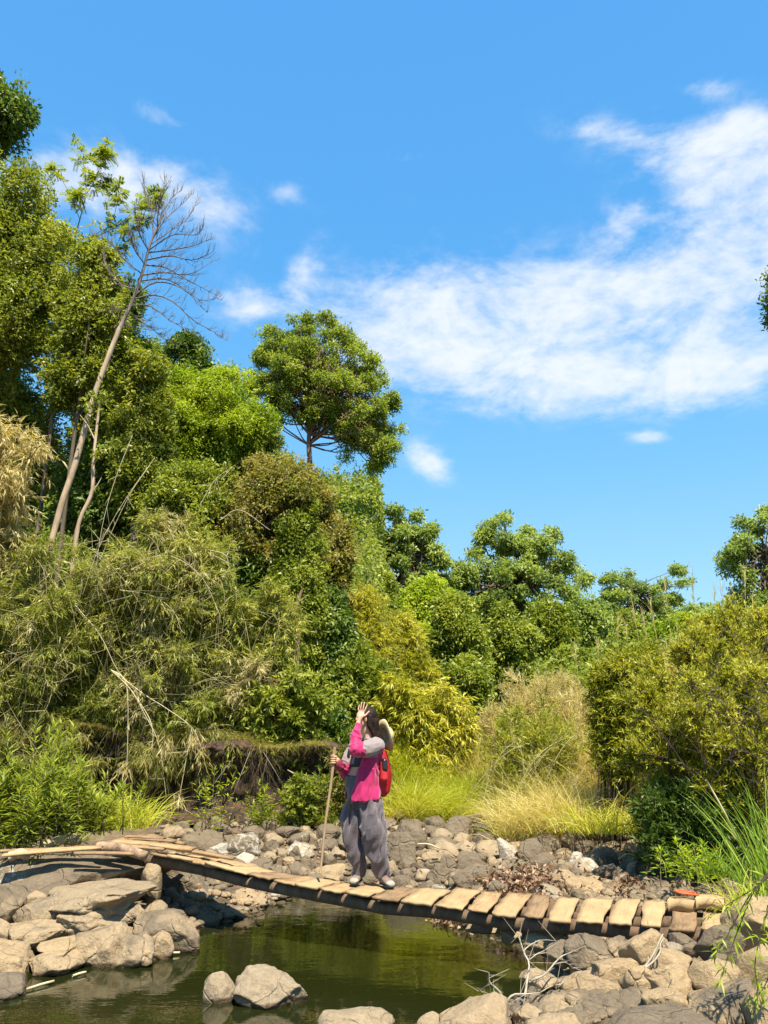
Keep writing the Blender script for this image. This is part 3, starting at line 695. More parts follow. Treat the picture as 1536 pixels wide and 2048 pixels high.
# pebbles that fill every gap: uncountable
pa = Acc(); V2, F2 = ICO[2]
pts = []
for k in range(5200):
    if k % 3 < 2: px = random.uniform(320, 1490); py = random.uniform(1636, 1800); g = onz(px, py, .35)
    else: px = random.uniform(930, 1530); py = random.uniform(1850, 2048); g = onz(px, py, .2)
    x, y = g[0], g[1]
    pts.append((x+random.uniform(-.1, .1), y+random.uniform(-.15, .15)))
pts = np.array(pts); dd = sdf(pts[:, 0], pts[:, 1]); pts = pts[(dd > -.25) & (pts[:, 1] < 14.5)]; hh = H(pts[:, 0], pts[:, 1])
Fq = np.stack([F2[:, 0], F2[:, 1], F2[:, 2], F2[:, 2]], 1)
for (x, y), z in zip(pts, hh):
    r_ = random.uniform(.015, .075)**1.0
    P = V2*(1+.25*vnoise(V2*1.7+random.random()*40, 3))[:, None]*np.array([r_*random.uniform(.8, 1.5), r_, r_*random.uniform(.5, .8)])
    a = random.random()*6; P = np.stack([P[:, 0]*math.cos(a)-P[:, 1]*math.sin(a), P[:, 0]*math.sin(a)+P[:, 1]*math.cos(a), P[:, 2]], 1)
    pa.add(P+np.array([x, y, z+r_*.3]), F2, random.random())
pb = pa.obj('pebbles', ROCK, None, True, label='loose pebbles and broken stones filling the gaps between the boulders', category='pebbles', kind='stuff')
pb.color = (.45, .35, .7, 1)

# cut earth bank with an overhanging lip, behind the bar at left
xb = np.linspace(-14, 1.1, 260)
prof = [(-.25, .5), (.0, .72), (.16, .95), (.22, 1.2), (.22, 1.5), (.14, 1.72), (-.04, 1.82), (-.12, 1.92), (-.04, 2.0), (.1, 2.05), (.6, 2.12), (1.3, 2.32)]
Vb = []
def lipz(x): return 1-.16*sstep(x, -6, -1.2)+.07*vnoise(np.stack([x*.8, x*0, x*0], 1), 41)+.04*vnoise(np.stack([x*3, x*0, x*0], 1), 42)
pn = curve([(a, 0, b) for a, b in prof], 46)
for p in pn:
    yb = bank_y(xb)+.0
    fade = 1-sstep(xb, -.6, .9)
    nn = fbm(np.stack([xb*1.7, np.full_like(xb, p[2]*1.2), xb*0], 1), 4, 4)*.55 + fbm(np.stack([xb*6, np.full_like(xb, p[2]*9), xb*0], 1), 8, 4, .6)*.22
    Vb.append(np.stack([xb, yb-.25+p[0]*fade+(1-fade)*(.5+p[2]*.3)+nn, .35+(p[2]-.35)*(.25+.75*fade)*lipz(xb)+nn*.15], 1))
Vb = np.concatenate(Vb); nxb = len(xb)
i_, j_ = np.meshgrid(np.arange(nxb-1), np.arange(len(pn)-1)); a_ = (j_*nxb+i_).ravel()
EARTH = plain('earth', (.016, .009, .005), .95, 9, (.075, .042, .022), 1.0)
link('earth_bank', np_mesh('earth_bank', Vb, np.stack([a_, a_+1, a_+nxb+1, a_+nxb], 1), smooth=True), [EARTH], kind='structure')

# ------------------------------------------------------------ bridge
WOOD = wood_mat('sawn_plank', (.15, .085, .038), (.40, .275, .140))
WOOD2 = wood_mat('weathered_plank', (.10, .06, .030), (.29, .195, .105))
LOG = bark_mat('log_bark', (.05, .032, .018), (.16, .10, .055), 14, .9, (1, 1, .3), .7)
LOGP = bark_mat('peeled_log', (.13, .08, .045), (.50, .36, .22), 13, .8, (1, 1, .3), .5)
FRONT = [(286, 1703, 8.95), (400, 1722, 8.72), (490, 1745, 8.5), (590, 1766, 8.22), (700, 1786, 7.98), (770, 1798, 7.82), (850, 1806, 7.66), (960, 1822, 7.46), (1050, 1832, 7.30), (1150, 1841, 7.14), (1250, 1847, 6.98), (1340, 1853, 6.84), (1460, 1858, 6.66)]
BR = curve([at(*p) for p in FRONT], 200)      # front edge of the deck
def br(px):          # point on the front edge seen at photograph column px
    k = np.array([abs(768+FPX*p[0]/(p[1]*math.cos(PITCH)+(p[2]-EYE)*math.sin(PITCH))-px) for p in BR]).argmin(); return BR[k], k
def across(k):
    t = BR[min(k+3, 199)]-BR[max(k-3, 0)]; t[2] = 0; t = unit(t); return np.array([-t[1], t[0], 0]), t
bridge = thing('footbridge', 'low wooden plank footbridge sagging over the pool between the rocks', 'footbridge', tuple(BR[100]))
BO = BR[100]
def badd(acc, nm, m_, smooth=False, label=None):
    for v in acc.V: v -= BO
    o = acc.obj(nm, m_, bridge, smooth)
    if label: o['label'] = label
    return o
plank_px = [(300, 352), (338, 392), (372, 436), (408, 470), (446, 494), (496, 544), (545, 590), (591, 638), (640, 684), (686, 740), (744, 796), (801, 866), (873, 926), (931, 976), (981, 1036), (1044, 1090), (1096, 1144), (1151, 1208), (1217, 1268), (1280, 1328), (1339, 1394), (1403, 1462)]
DEPTH = .56
def deck_tilt(a): return -.07+.15*max(0, min(1, (a-500)/550))
for i, (a, b) in enumerate(plank_px):
    pa_, ka = br(a); pb_, kb = br(b); v1, t1 = across((ka+kb)//2)
    dl = DEPTH*random.uniform(.90, 1.10)
    lift = random.uniform(-.006, .012); n_l, n_w = 11, 5; th = .020+random.uniform(0, .012)
    tops = []; bots = []
    jx = random.uniform(-.012, .012, ); skew = random.uniform(-.02, .02)
    ph1, ph2 = random.uniform(0, 9), random.uniform(0, 9)
    tiltz = .10 if a > 700 else .0         # rear edge a bit higher: planks lean towards the viewer on the right
    tiltz = deck_tilt(a)
    cup = random.uniform(.001, .006)
    for r_ in range(n_l):
        u = r_/(n_l-1)
        el = .010*math.sin(u*5+ph1)+.004*math.sin(u*13+ph2)+.010; er = .010*math.sin(u*4.3+ph2+2)+.004*math.sin(u*11+ph1)-.010
        ce = v1*(u*dl-.02+jx); zz = tiltz*u + .005*math.sin(u*4.0+ph1)
        for q in range(n_w):
            s_ = q/(n_w-1)
            P = pa_*(1-s_)+pb_*s_ + ce + t1*(el*(1-s_)+er*s_+skew*u)
            P = P+np.array([0, 0, zz+cup*4*(s_-.5)**2 + .004*math.sin(q*3+r_*2+i)])
            P = P+np.array([0, 0, lift]); tops.append(P); bots.append(P-np.array([0, 0, th]))
    V = np.array(tops+bots); nt_ = n_l*n_w; Fc = []
    for r_ in range(n_l-1):
        for q in range(n_w-1):
            k = r_*n_w+q; Fc.append([k, k+1, k+n_w+1, k+n_w]); Fc.append([nt_+k, nt_+k+n_w, nt_+k+n_w+1, nt_+k+1])
    for r_ in range(n_l-1):
        for q in (0, n_w-1):
            k = r_*n_w+q; f = [k, k+n_w, nt_+k+n_w, nt_+k]; Fc.append(f if q == 0 else f[::-1])
    for q in range(n_w-1):
        for r_ in (0, n_l-1):
            k = r_*n_w+q; f = [k, k+1, nt_+k+1, nt_+k]; Fc.append(f[::-1] if r_ == 0 else f)
    ac = Acc(); ac.add(V, Fc, random.random()); badd(ac, 'plank', WOOD if (i*7) % 5 else WOOD2)
# stringers: three long bent logs under the planks
for off, rr in ((.09, .056), (.29, .052), (.48, .056)):
    P = []
    for k in range(0, 200, 8):
        v1, t1 = across(k); tz = -.07+.15*max(0, min(1, (k-40)/90))
        P.append(BR[k]+v1*off+np.array([0, 0, -.035-rr+tz*off/DEPTH*.9+.012*math.sin(k*.13+off*9)]))
    P = np.array(P); RR = rr*(1+.10*np.sin(np.arange(len(P))*1.1+off*5))
    ac = Acc(); ac.tube(P, RR, 10, jit=.05); badd(ac, 'log_beam', LOG, True)
# loose stack of slabs and logs at the left landing (each one can be lifted away)
def slab(p0, p1, wid, th, label, m_=WOOD, dz=0.0, bend=.006, group='loose planks on the left landing', name='loose_plank', cat='plank'):
    p0 = np.asarray(p0, float); p1 = np.asarray(p1, float); d = unit(p1-p0); s_ = unit(np.cross(d, [0, 0, 1])); u = np.cross(s_, d)
    V = []; n = 10; ph = random.uniform(0, 9)
    for i in range(n):
        t = i/(n-1); w_ = wid*(.5+.06*math.sin(t*9+ph))*(1-.35*max(0, t-.85)/.15); c = p0+(p1-p0)*t+u*(bend*math.sin(t*3.1))
        for a_, b_ in ((-1, 0), (-.35, .004), (.35, .003), (1, 0), (1, -1), (-1, -1)):
            V.append(c+s_*w_*a_+u*(b_*th if b_ == -1 else b_))
    Fc = []
    for i in range(n-1):
        for k in range(6): k2 = (k+1) % 6; Fc.append([i*6+k, i*6+k2, (i+1)*6+k2, (i+1)*6+k][::-1])
    for b0 in (0, (n-1)*6): f = [[b0, b0+1, b0+4, b0+5], [b0+1, b0+2, b0+3, b0+4]]; Fc += [x[::-1] for x in f] if b0 == 0 else f
    ac = Acc(); V = np.array(V); o3 = p0.copy(); ac.add(V-o3, Fc, random.random()); o = ac.obj(name, m_, None, label=label, category=cat); o.location = o3
    if group: o['group'] = group
    return o
for a, b, wd, th, lb in (
    ((8, 1708, 8.75), (205, 1693, 8.85), .12, .024, 'long pale plank lying flat across the top of the big slab'),
    ((60, 1699, 8.95), (300, 1689, 9.2), .12, .024, 'upper pale plank running back beside the bark covered logs'),
    ((150, 1704, 8.7), (285, 1706, 8.85), .09, .024, 'reddish plank at the front lip of the left landing'),
    ((235, 1680, 9.35), (390, 1697, 8.95), .17, .024, 'wide plank slanting down onto the first bridge boards'),
    ((255, 1671, 9.5), (330, 1676, 9.3), .10, .022, 'short split board on top of the loose stack'),
    ((210, 1686, 9.3), (268, 1672, 9.7), .10, .022, 'board leaning up at the back of the loose stack'),
    ((290, 1684, 9.25), (440, 1712, 8.85), .12, .022, 'long thin board overlapping the left bridge boards'),
    ((262, 1676, 9.45), (352, 1682, 9.2), .07, .018, 'narrow dark edged splinter on top of the loose stack'),
    ((300, 1669, 9.6), (372, 1688, 9.15), .08, .02, 'thin slat slanting down right at the back of the stack'),
    ((225, 1690, 9.1), (330, 1697, 9.0), .08, .02, 'narrow slat under the front of the loose stack'),
    ((330, 1692, 9.1), (470, 1716, 8.75), .09, .02, 'last thin slat lying over the joint with the bridge boards'),
    ((0, 1700, 8.95), (120, 1697, 9.0), .10, .02, 'dull board behind the long pale plank at the left edge'),
    ((250, 1693, 9.1), (360, 1690, 9.2), .12, .025, 'orange brown board under the wide slanting plank')):
    slab(at(*a), at(*b), wd, th, lb, WOOD if wd > .11 else WOOD2)
def logt(a, b, r0, r1, label, m_=LOGP, bend=.03):
    a = np.asarray(a, float); b = np.asarray(b, float); md = (a+b)/2+np.array([0, 0, bend])
    P = curve([a, md, b], 10); ac = Acc(); ac.tube(P-a, np.linspace(r0, r1, 10)*(1+.06*np.sin(np.arange(10)*2)), 12, jit=.05)
    o = ac.obj('log', m_, None, True, label=label, category='log', group='logs on the left landing'); o.location = a; return o
logt(at(85, 1692, 9.2), at(160, 1679, 9.5), .05, .06, 'short sawn log lying on the landing behind the long pale plank')
logt(at(196, 1694, 9.05), at(290, 1712, 8.8), .055, .05, 'mottled bark covered log under the first bridge boards', bark_mat('mottled_bark', (.07, .045, .03), (.38, .26, .16), 16, .9, (1, 1, .6), .6))
logt(at(18, 1714, 8.75), at(60, 1712, 8.8), .05, .05, 'small log stub under the left end of the long pale plank')
# two chunky blocks and the orange flag at the right end
def block(p0, p1, wd, th, label):
    return slab(p0, p1, wd, th, label, WOOD, group='thick blocks at the right end', name='wooden_block', cat='block', bend=.01)
block(at(1338, 1802, 7.2)+np.array([0, 0, .02]), at(1392, 1806, 7.1)+np.array([0, 0, .02]), .16, .085, 'reddish sawn block with an orange cord on it')
block(at(1394, 1800, 7.1)+np.array([0, 0, .03]), at(1450, 1806, 7.0)+np.array([0, 0, .03]), .17, .085, 'grey brown sawn block beside the very big tan boulder')
ac = Acc(); c0 = at(1368, 1800, 7.12)+np.array([0, 0, .03])
P = []; 
for i in range(40):
    t = i/39; P.append([.10*math.cos(t*17)*(1-.5*t)+.05*t+.02*math.sin(t*41), .045*math.sin(t*15)*(1-.3*t), .012+.022*abs(math.sin(t*9))])
ac.tube(P, .008, 6); o = ac.obj('orange_cord', plain('orange_cord', (.42, .075, .012), .6), None, True, label='coil of orange red cord lying on the reddish sawn block', category='cord'); o.location = c0
# ------------------------------------------------------------ vegetation
LM = dict(
 olive=leaf_mat('leaf_olive', [(.09, .12, .014), (.18, .225, .026), (.29, .335, .045), (.42, .44, .10)], .42),
 green=leaf_mat('leaf_green', [(.085, .125, .014), (.17, .225, .025), (.27, .325, .04), (.40, .43, .085)], .42),
 dark=leaf_mat('leaf_dark', [(.038, .080, .012), (.080, .145, .020), (.135, .205, .030), (.24, .31, .06)], .35),
 crown=leaf_mat('leaf_crown', [(.10, .15, .02), (.19, .26, .03), (.29, .37, .05), (.42, .47, .11)], .45),
 bright=leaf_mat('leaf_bright', [(.13, .20, .012), (.22, .32, .018), (.33, .43, .026), (.45, .52, .06)], .46),
 yellow=leaf_mat('leaf_yellow', [(.24, .25, .015), (.40, .40, .028), (.55, .52, .06), (.66, .62, .17)], .45),
 thorn=leaf_mat('leaf_thorn', [(.13, .16, .012), (.25, .275, .02), (.39, .40, .04), (.54, .53, .11)], .42),
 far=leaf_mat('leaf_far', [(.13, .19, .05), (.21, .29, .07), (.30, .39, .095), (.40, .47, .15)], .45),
 bamboo=leaf_mat('leaf_bamboo', [(.115, .14, .016), (.22, .26, .030), (.36, .375, .062), (.54, .50, .16)], .42, dry=.14, dcol=(.46, .40, .20)),
 dry=leaf_mat('leaf_dry', [(.26, .21, .06), (.42, .35, .12), (.56, .47, .21), (.66, .59, .34)], .42),
 brown=leaf_mat('leaf_brown', [(.105, .125, .020), (.19, .20, .036), (.30, .27, .065), (.42, .34, .12)], .42),
 grass=leaf_mat('grass_blade', [(.22, .29, .018), (.40, .45, .030), (.56, .55, .07), (.68, .61, .22)], .46),
 reed=leaf_mat('reed_blade', [(.11, .21, .018), (.20, .33, .03), (.30, .43, .045), (.50, .53, .15)], .46),
 straw=leaf_mat('straw', [(.42, .36, .10), (.56, .48, .17), (.66, .58, .27), (.74, .67, .38)], .42),
)
BARK = bark_mat('bark', (.05, .035, .022), (.17, .125, .08), 9)
PALE = bark_mat('pale_bark', (.22, .15, .09), (.52, .40, .27), 7, .8, (1, 1, .35), .3)
GREYB = bark_mat('grey_twig', (.13, .11, .085), (.30, .26, .20), 12, .85)
CULM = bark_mat('bamboo_culm', (.20, .19, .07), (.42, .36, .17), 5, .55)
DARKT = bark_mat('dark_stem', (.025, .018, .012), (.08, .055, .035), 12)
UPZ = np.array([0, 0, 1.])

def tufts(acc, P, OUTD, k, Ln, W, tone, spread=.5, droop=.25, up=.55, jit=.04):
    """k leaves around each tuft point P with outward direction OUTD"""
    n = len(P); B = np.repeat(P, k, 0)+rs.normal(size=(n*k, 3))*jit
    D = unit(np.repeat(OUTD, k, 0)*.55+rdir(n*k)*spread*1.6-UPZ*droop)
    NN = unit(rdir(n*k)*.8+UPZ*up+np.repeat(OUTD, k, 0)*.3)
    l = Ln*rs.uniform(.6, 1.25, n*k); rnd = np.clip(np.repeat(tone, k)+rs.normal(size=n*k)*.16, 0, 1)
    acc.leaves(B, D, NN, l, l*W/Ln, rnd)

def crown_tree(name, label, cat, box, Y, leaf, n, Ln=.14, W=.06, lobes=12, lobe=.36, k=8, trunk=None, tr=.10, base=None, bark=None, group=None, seed=0, depth=.8, limbs=True,
               droop=.25, shape='round', hollow=.45, flat=.8, toner=.25, spread=.5, extra=None, limb_r=.022, branchy=0, fillr=.6, poly=None):
    """a tree whose crown fills the box (photograph pixels) at distance Y, on a real trunk with limbs to every leafy lobe"""
    global rs
    rs = np.random.RandomState(100+seed)
    n = int(n*1.4); Ln = Ln*.86; W = W*.84
    x0, y0, x1, y1 = box; cx, cyy = (x0+x1)/2, (y0+y1)/2
    c = at(cx, cyy, Y); top = at(cx, y0, Y)[2]; bot = at(cx, y1, Y)[2]; hw = (x1-x0)/2*mpp(cx, cyy, Y); hh = (top-bot)/2; c[2] = (top+bot)/2
    R3 = np.array([hw, hw*depth, hh])
    q = lobe*min(hw, hh) if not isinstance(lobe, tuple) else lobe[0]*mpp(cx, cyy, Y)
    # lobes over the shell and a few inside
    U = []
    tries = 0
    while len(U) < lobes and tries < 4000:
        tries += 1
        u = unit(rs.normal(size=3)); 
        if shape == 'dome' and u[2] < -.45: continue
        if shape == 'umbrella' and u[2] < -.15 and rs.rand() < .8: continue
        if shape == 'column' and rs.rand() < .0: continue
        rr = rs.uniform(.55, 1.0) if rs.rand() < .8 else rs.uniform(.1, .6)
        p = u*rr
        if any(np.linalg.norm((p-v)*R3) < q*.62 for v in U): 
            if tries < 3000: continue
        U.append(p)
    if poly is not None:
        pg = np.array(poly, float); U = []; px0, py0 = pg.min(0); px1, py1 = pg.max(0); tries = 0; q = lobe[0]*mpp(cx, cyy, Y)
        def inside(x, y):
            r_ = False
            for a_, b_ in zip(pg, np.roll(pg, -1, 0)):
                if (a_[1] > y) != (b_[1] > y) and x < a_[0]+(y-a_[1])/(b_[1]-a_[1])*(b_[0]-a_[0]): r_ = not r_
            return r_
        while len(U) < lobes and tries < 9000:
            tries += 1; x, y = rs.uniform(px0, px1), rs.uniform(py0, py1)
            if not inside(x, y): continue
            dm = min(np.hypot(*(p_-np.array([x, y]))) for p_ in np.vstack([pg+(np.roll(pg, -1, 0)-pg)*f_ for f_ in (0, .25, .5, .75)]))
            if dm < lobe[0]*.5: continue
            th_ = min(hw*depth, dm*mpp(cx, cyy, Y)*1.15+q*.2)
            P_ = at(x, y, Y+rs.uniform(-1, 1)*th_)
            U.append((P_-c)/np.maximum(R3-q*.8, R3*.3))
    U = np.array(U); lr = q*rs.uniform(.65, 1.25, len(U))
    Cn = c+U*np.maximum(R3-q*.8, R3*.3)
    if extra is not None:
        for (ex, ey, er, eY) in extra:
            Cn = np.vstack([Cn, at(ex, ey, Y+eY)]); lr = np.append(lr, er*mpp(ex, ey, Y))
    tone_l = rs.uniform(.5-toner, .5+toner, len(Cn))
    nt_ = max(4, n//k); idx = rs.choice(len(Cn), nt_, p=lr**2/np.sum(lr**2))
    u = rdir(nt_); keep = (u[:, 2] > -.35) | (rs.rand(nt_) < .45); u[~keep, 2] *= -1
    rr = (hollow+(1-hollow)*rs.rand(nt_)**.6)*(1+.40*vnoise(u*2.3+idx[:, None]*5.1, 2)+.22*vnoise(u*5.5+idx[:, None]*3.1, 12))
    P = Cn[idx]+u*(lr[idx]*rr)[:, None]*np.array([1, 1, flat])
    nf_ = int(nt_*fillr); uf = rdir(nf_); rf = (.35+.65*rs.rand(nf_)**.5)*(.84+.26*vnoise(uf*2.6+seed, 4)+.16*vnoise(uf*6+seed, 5)+.10*vnoise(uf*13+seed, 9))
    Pf = c+uf*rf[:, None]*R3; kp = (uf[:, 2] > -.55 if shape in ('umbrella', 'dome') else np.ones(nf_, bool)) & (vnoise(Pf/(max(q, .2)*.9)+seed, 6)+.5*vnoise(Pf/(max(q, .2)*.4)+seed, 8) > -.05); Pf, uf = Pf[kp], uf[kp]
    P = np.vstack([P, Pf]); u = np.vstack([u, uf]); tf_ = np.clip(.5+vnoise(Pf/(max(q, .2)*1.5), 7)*toner*1.4, 0, 1)
    acc = Acc(); tufts(acc, P, u, k, Ln, W, np.concatenate([tone_l[idx], tf_])+rs.normal(size=len(P))*.08, droop=droop, jit=Ln*.5, spread=spread)
    if base is None:
        if trunk is not None: b = at(trunk[0][0], trunk[0][1], Y)
        else: b = np.array([c[0], c[1], 0]); b[2] = H1(b[0], b[1])
    else: b = np.asarray(base, float)
    t = thing(name, label, cat, tuple(b), group)
    for v in acc.V: v -= b
    acc.obj('crown', LM[leaf], t)
    # trunk
    ta = Acc(); fork = c-np.array([0, 0, hh*.45])
    if trunk is not None:
        pts = [at(p[0], p[1], Y+(p[2] if len(p) > 2 else 0)) for p in trunk]
        if base is None: b0 = pts[0].copy(); b0[2] = min(b0[2], H1(b0[0], b0[1])-.1)
        if base is None and pts[0][2] > b0[2]+.3: pts = [b0]+pts
    else: pts = [b-UPZ*.2, (b*.5+fork*.5)+rs.normal(size=3)*hw*.05, fork, c+UPZ*hh*.3]
    tp = curve(pts, 16); ta.tube(tp-b, np.linspace(tr, tr*.35, 16), 8, jit=.06)
    t_o = ta.obj('trunk', bark or BARK, t, True)
    if limbs:
        la = Acc()
        for i in range(len(Cn)):
            k0 = tp[int(rs.uniform(.55, 1)*15)] if rs.rand() < .7 else tp[-2]
            if np.linalg.norm(Cn[i]-k0) < .1: continue
            md = (k0+Cn[i])/2+rs.normal(size=3)*np.linalg.norm(Cn[i]-k0)*.10-UPZ*.06*hh*(-1 if Cn[i][2] < k0[2] else 1)
            lp = curve([k0, md, Cn[i]], 8); r0 = max(tr*(.24 if poly is not None else .42), .012)
            la.tube(lp-b, np.linspace(r0, limb_r*.4, 8), 5)
            m_ = 5+branchy
            u2 = rdir(m_); u2[:, 2] = np.abs(u2[:, 2])*.8
            A = lp[rs.randint(4, 8, m_)]-b; la.sticks(A, A+u2*lr[i]*.85, limb_r*.5, limb_r*.15)
        la.obj('limbs', bark or BARK, t)
    return t

def shrub(name, label, cat, base, tips_box, Y, leaf, stems=14, twigs=60, lk=14, Ln=.10, W=.02, tw=.5, arch=.5, depth=.9, stem_r=.012, stem_mat=None, group=None, seed=0,
          droop=.4, leaf_dir=.6, up=.4, tone=.5, hang=.0, lower=.0, spread_base=.25, parts=('foliage', 'stems'), start=.25, curl=0, tiponly=False, tjit=.2, fill=1.0, tipz=None, bare=0):
    """stems arch from the base to tips inside the box (photograph pixels); twigs leave the stems and carry single leaves"""
    global rs
    rs = np.random.RandomState(500+seed)
    x0, y0, x1, y1 = tips_box; cx, cyy = (x0+x1)/2, (y0+y1)/2
    c = at(cx, cyy, Y); top = at(cx, y0, Y)[2]; bot = at(cx, y1, Y)[2]; hw = (x1-x0)/2*mpp(cx, cyy, Y); hh = (top-bot)/2; c[2] = (top+bot)/2
    b = np.asarray(base, float)
    sa = Acc(); fa = Acc(); ta_, tb_ = [], []
    SP, SV, TN = [], [], []
    for i in range(stems):
        u = rs.normal(size=3); u = u/np.linalg.norm(u)*rs.uniform(.35, 1)**.6 if not tiponly else u/np.linalg.norm(u)*rs.uniform(.8, 1)
        tip = c+u*np.array([hw, hw*depth, hh])
        if lower and tip[2] < bot+(top-bot)*lower: tip[2] = bot+(top-bot)*rs.uniform(lower, 1)
        s0 = b+np.array([rs.normal()*hw*spread_base, rs.normal()*hw*depth*spread_base, 0]); s0[1] = max(s0[1], 13.8) if b[2] > 1.3 and b[1] > 13 else s0[1]; s0[2] = min(b[2], H1(s0[0], s0[1])-.02) if s0[1] < 60 else b[2]
        d = np.linalg.norm(tip-s0)
        ctrl = s0*.45+tip*.55; ctrl[2] = max(s0[2], tip[2])*.75+ .25*min(s0[2], tip[2])+arch*d*.35
        ctrl += rs.normal(size=3)*d*.05
        T = np.linspace(0, 1, 14)[:, None]
        P = (1-T)**2*s0+2*(1-T)*T*ctrl+T*T*tip
        P = P+fbm(P*1.5+i*7, 3, 2)[:, None]*.05*d*T
        sa.tube(P-b, np.linspace(stem_r, stem_r*.25, 14), 5, rnd=rs.rand())
        m_ = twigs; tt = start+(1-start)*rs.rand(m_)**.8; ki = tt*13; k0 = ki.astype(int).clip(0, 12); f = (ki-k0)[:, None]
        Q = P[k0]*(1-f)+P[k0+1]*f; dirP = unit(P[k0+1]-P[k0])
        v = unit(dirP*.6+rdir(m_)*.9+UPZ*(.25-hang))*(tw*rs.uniform(.4, 1.1, m_)*(1.15-tt*.5))[:, None]
        SP.append(Q); SV.append(v); TN.append(np.full(m_, tone+rs.normal()*tjit*.6)+rs.normal(size=m_)*tjit*.5)
    for i in range(bare):
        u = rs.normal(size=3); u /= np.linalg.norm(u); u[1] = -.6-abs(u[1]); u[2] = abs(u[2])*.9-.25
        tip = c+u*np.array([hw*1.05, hw*depth, hh])*rs.uniform(.7, 1.12); s0 = b+np.array([rs.normal()*hw*.4, -hw*depth*.3, 0]); s0[1] = max(s0[1], 13.8) if b[2] > 1.3 and b[1] > 13 else s0[1]; s0[2] = b[2]
        d = np.linalg.norm(tip-s0); ctrl = (s0+tip)/2+np.array([rs.normal()*.25, -.2, .35])*d
        T = np.linspace(0, 1, 14)[:, None]; P = (1-T)**2*s0+2*(1-T)*T*ctrl+T*T*tip
        sa.tube(P-b, np.linspace(.009, .003, 14), 4, rnd=rs.rand())
        A = P[rs.randint(5, 14, 7)]-b; sa.sticks(A, A+unit(rs.normal(size=(7, 3))-UPZ*.3)*rs.uniform(.15, .55, 7)[:, None], .003, .001)
    SP = np.concatenate(SP); SV = np.concatenate(SV); TN = np.concatenate(TN)
    l = np.linalg.norm(SV, axis=1)
    E = SP+SV-UPZ*(droop*l*l*1.2)[:, None]
    sa.sticks(SP-b, E-b, stem_r*.28, stem_r*.10, rs.rand(len(SP)))
    n = len(SP)
    s_ = rs.rand(n, lk)*.85+.18
    Bs = SP[:, None]+SV[:, None]*s_[..., None]-UPZ*(droop*l[:, None]**2*1.2*s_**2)[..., None]
    Dv = SV[:, None]/l[:, None, None]-UPZ*(2.2*droop*l[:, None]*s_)[..., None]
    B = Bs.reshape(-1, 3)-b; Dv = unit(Dv.reshape(-1, 3))
    m_ = len(B); D = unit(Dv*leaf_dir+rdir(m_)*.55-UPZ*hang*.8)
    NN = unit(rdir(m_)*.7+UPZ*up)
    ll = Ln*rs.uniform(.55, 1.25, m_); rnd = np.clip(np.repeat(TN, lk)+rs.normal(size=m_)*.15, 0, 1)
    fa.leaves(B, D, NN, ll, ll*W/Ln, rnd, belly=.35)
    t = thing(name, label, cat, tuple(b), group)
    fa.obj(parts[0], LM[leaf], t)
    sa.obj(parts[1], stem_mat or BARK, t)
    return t
def gbase(px, py, Y):
    p = at(px, py, Y); p[2] = H1(p[0], p[1])-.03; return p
S = shrub; T_ = crown_tree
# --- hillside at left
T_('tree', 'dark glossy leaved tree at the top left corner, its crown cut by the frame', 'tree', (-190, 140, 76, 335), 24, 'dark', 15000, .22, .10, 16, .34, seed=1, tr=.22, k=7)
T_('tree', 'tall olive green tree on the left slope below the dark corner tree', 'tree', (-170, 318, 175, 820), 17, 'olive', 52000, .13, .055, 46, .30, seed=2, tr=.09, flat=.9, shape='round', hollow=.3)
T_('tree', 'yellowish olive tree beside the sapling, left of the leaning bare trunk', 'tree', (90, 455, 262, 860), 16, 'olive', 30000, .12, .05, 30, .34, seed=3, tr=.06, hollow=.3)
T_('tree', 'small dark crowned tree showing behind the bend of the leaning bare trunk', 'tree', (206, 545, 292, 650), 22, 'dark', 4500, .20, .085, 7, .42, seed=4, tr=.12, hollow=.2)
T_('tree', 'dull green tree right of the leaning bare trunk', 'tree', (215, 690, 350, 1080), 16.5, 'olive', 30000, .13, .055, 30, .38, seed=5, tr=.14, hollow=.25)
T_('tree', 'dark round topped tree rising behind the bright feathery tree', 'tree', (318, 675, 456, 900), 27, 'dark', 14000, .22, .09, 17, .32, seed=6, tr=.2, hollow=.3, extra=((306, 712, 26, 0), (370, 700, 38, 0)))
T_('tree', 'bright yellow green feathery tree in the middle of the left slope', 'tree', (288, 735, 545, 975), 20, 'bright', 42000, .13, .04, 34, .27, seed=7, tr=.15, hollow=.3, k=10, spread=.8, extra=((500, 850, 34, 0), (355, 770, 44, 0)), branchy=4)
T_('tree', 'dark shaded tree between the two pale trunks', 'tree', (90, 850, 330, 1130), 17.5, 'dark', 34000, .14, .06, 30, .32, seed=8, tr=.07, hollow=.25)
T_('tree', 'green leafy tree below the bright feathery tree', 'tree', (290, 910, 480, 1110), 16, 'green', 22000, .11, .05, 22, .36, seed=9, tr=.11, hollow=.2)
T_('tree', 'brownish creeper covered tree below the big umbrella tree', 'tree', (430, 905, 690, 1190), 16, 'brown', 52000, .095, .042, 40, .30, seed=10, tr=.15, hollow=.25, trunk=((468, 1240), (476, 1150), (488, 1080), (520, 1000)), branchy=6, extra=((590, 960, 46, 0), (640, 1000, 34, 0), (520, 930, 30, 0)))
T_('tree', 'green creeper draped column of foliage beside the brownish tree', 'tree', (540, 950, 660, 1440), 15.2, 'green', 34000, .10, .045, 34, .52, seed=11, tr=.12, hollow=.2, toner=.35)
T_('tree', 'reddish brown leaved tree at the right end of the left slope', 'tree', (625, 1010, 712, 1290), 18, 'brown', 16000, .13, .05, 20, .5, seed=12, tr=.12, hollow=.2)
T_('tree', 'deep green tree with drooping leaves behind the raised hand', 'tree', (598, 1165, 712, 1500), 15.6, 'dark', 30000, .13, .045, 24, .5, seed=13, tr=.10, droop=.8, hollow=.15, toner=.32)
